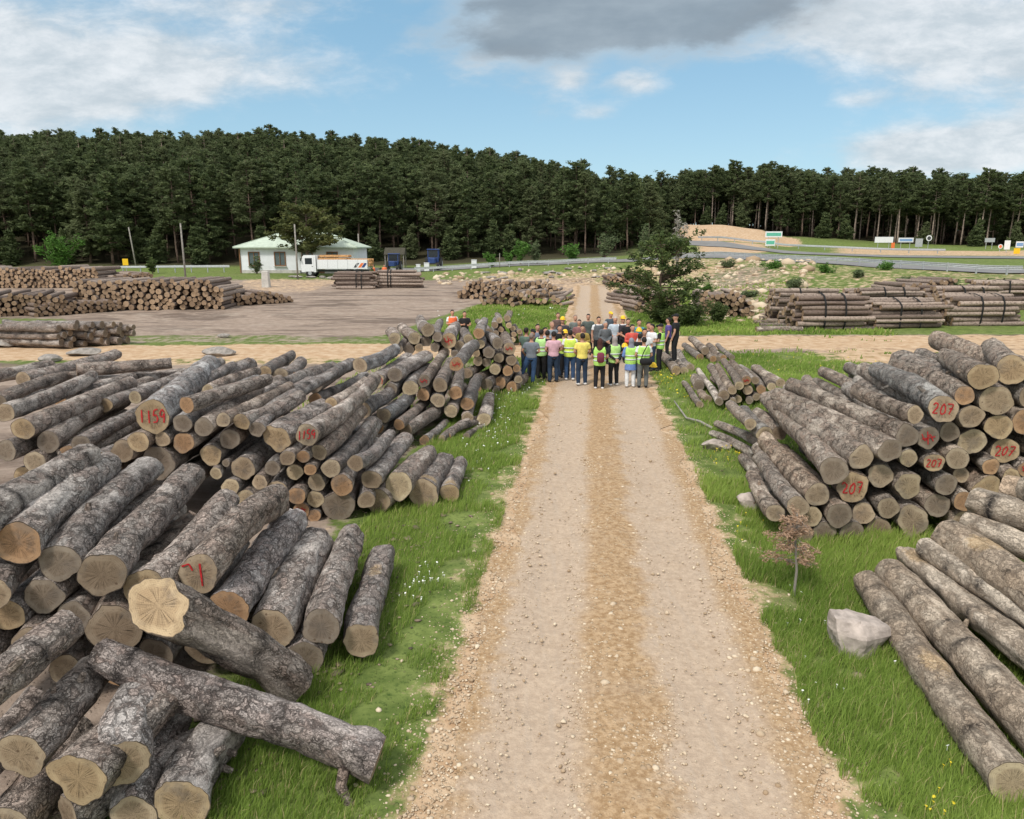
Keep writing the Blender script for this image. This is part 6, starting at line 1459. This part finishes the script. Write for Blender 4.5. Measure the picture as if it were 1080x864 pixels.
def keep(x, y, z):
    d, yd, wd = masks(x, y, z); lat = lat_of(x, y); n_ = fbm(np.stack([x*1.1, y*1.1, 0*x], 1), 51); n2_ = fbm(np.stack([x*3.2, y*3.2, 0*x], 1), 52)
    k = (d+(n_-.5)*1.1+(n2_-.5)*.5 < .36) & (np.abs(lat) > RW+.1-.0)
    k &= (yd < .3) | (RNG.random(len(x)) < .25)
    k &= n_*.6+n2_*.4 > .27
    return k
px_r = lambda n: RNG.random(n)
def sample(y0, y1, l0, l1, n, pw):
    y = y0+(y1-y0)*RNG.random(n)**pw; l = RNG.uniform(l0, l1, n); return RA+RS*y+l, y
class Smp:
    def __init__(s, *a): s.a = a
    def run(s, n, h, wdt, nm):
        x, y = sample(*s.a[:4], n, s.a[4]); return blades(n, lambda _: x, lambda _: y, keep, h, wdt, nm)
Smp(4.2, 14, RW, 5.2, 1.25).run(110000, .17, .0075, 'grass')
Smp(4.2, 22, -4.2, -RW, 1.5).run(80000, .12, .0075, 'grass')
Smp(12, 33, RW, 14, 1.3).run(90000, .12, .010, 'grass')
Smp(20, 62, -9, -RW, 1.2).run(45000, .13, .014, 'grass')
Smp(36, 64, RW, 16, 1.2).run(45000, .16, .016, 'grass')
def flowers(spots, m_, name, r):
    mb = MB()
    for (px_, py_, n, sx_, sy_) in spots:
        for k in range(n):
            p = ground_at(px_+RNG.normal(0, sx_), py_+RNG.normal(0, sy_)); h = RNG.uniform(.07, .15); sc = r*RNG.uniform(.7, 1.3)*max(1, p[1]/12)
            if abs(float(lat_of(p[0], p[1]))) < RW+.12: continue
            nn = 7; th = np.arange(nn)*2*np.pi/nn; tl = RNG.normal(0, .3, 2)
            rim = np.stack([np.cos(th)*sc, np.sin(th)*sc, np.cos(th)*sc*tl[0]+np.sin(th)*sc*tl[1]], 1)+p+[0, 0, h]
            v = np.concatenate([rim, [p+[0, 0, h+sc*.35]], [p+[0, 0, h-sc*.35]]]); mb.add(v, [(i, (i+1) % nn, nn) for i in range(nn)]+[((i+1) % nn, i, nn+1) for i in range(nn)])
            mb.tube([p+[0, 0, h*.6], p+[0, 0, h-sc*.2]], .002*max(1, p[1]/14), 4)
    o = mb.build(name, m_); return tag(o, kind='stuff')
flowers([(455, 612, 16, 7, 9), (440, 630, 14, 10, 12), (530, 430, 45, 14, 14), (545, 410, 30, 10, 6), (520, 455, 30, 10, 12), (500, 480, 14, 10, 14), (560, 330, 14, 40, 4), (835, 730, 10, 30, 60), (700, 470, 8, 8, 20), (850, 640, 8, 40, 40), (920, 760, 10, 60, 40)], M_petalw, 'white_wildflowers', .012)
flowers([(772, 482, 34, 9, 5), (712, 398, 26, 12, 7), (728, 415, 14, 10, 6), (800, 545, 10, 12, 8), (783, 560, 8, 12, 8), (985, 857, 9, 12, 5), (880, 385, 20, 50, 6), (700, 400, 18, 8, 4), (775, 440, 8, 20, 10), (1000, 800, 5, 30, 30)], M_petaly, 'yellow_wildflowers', .013)
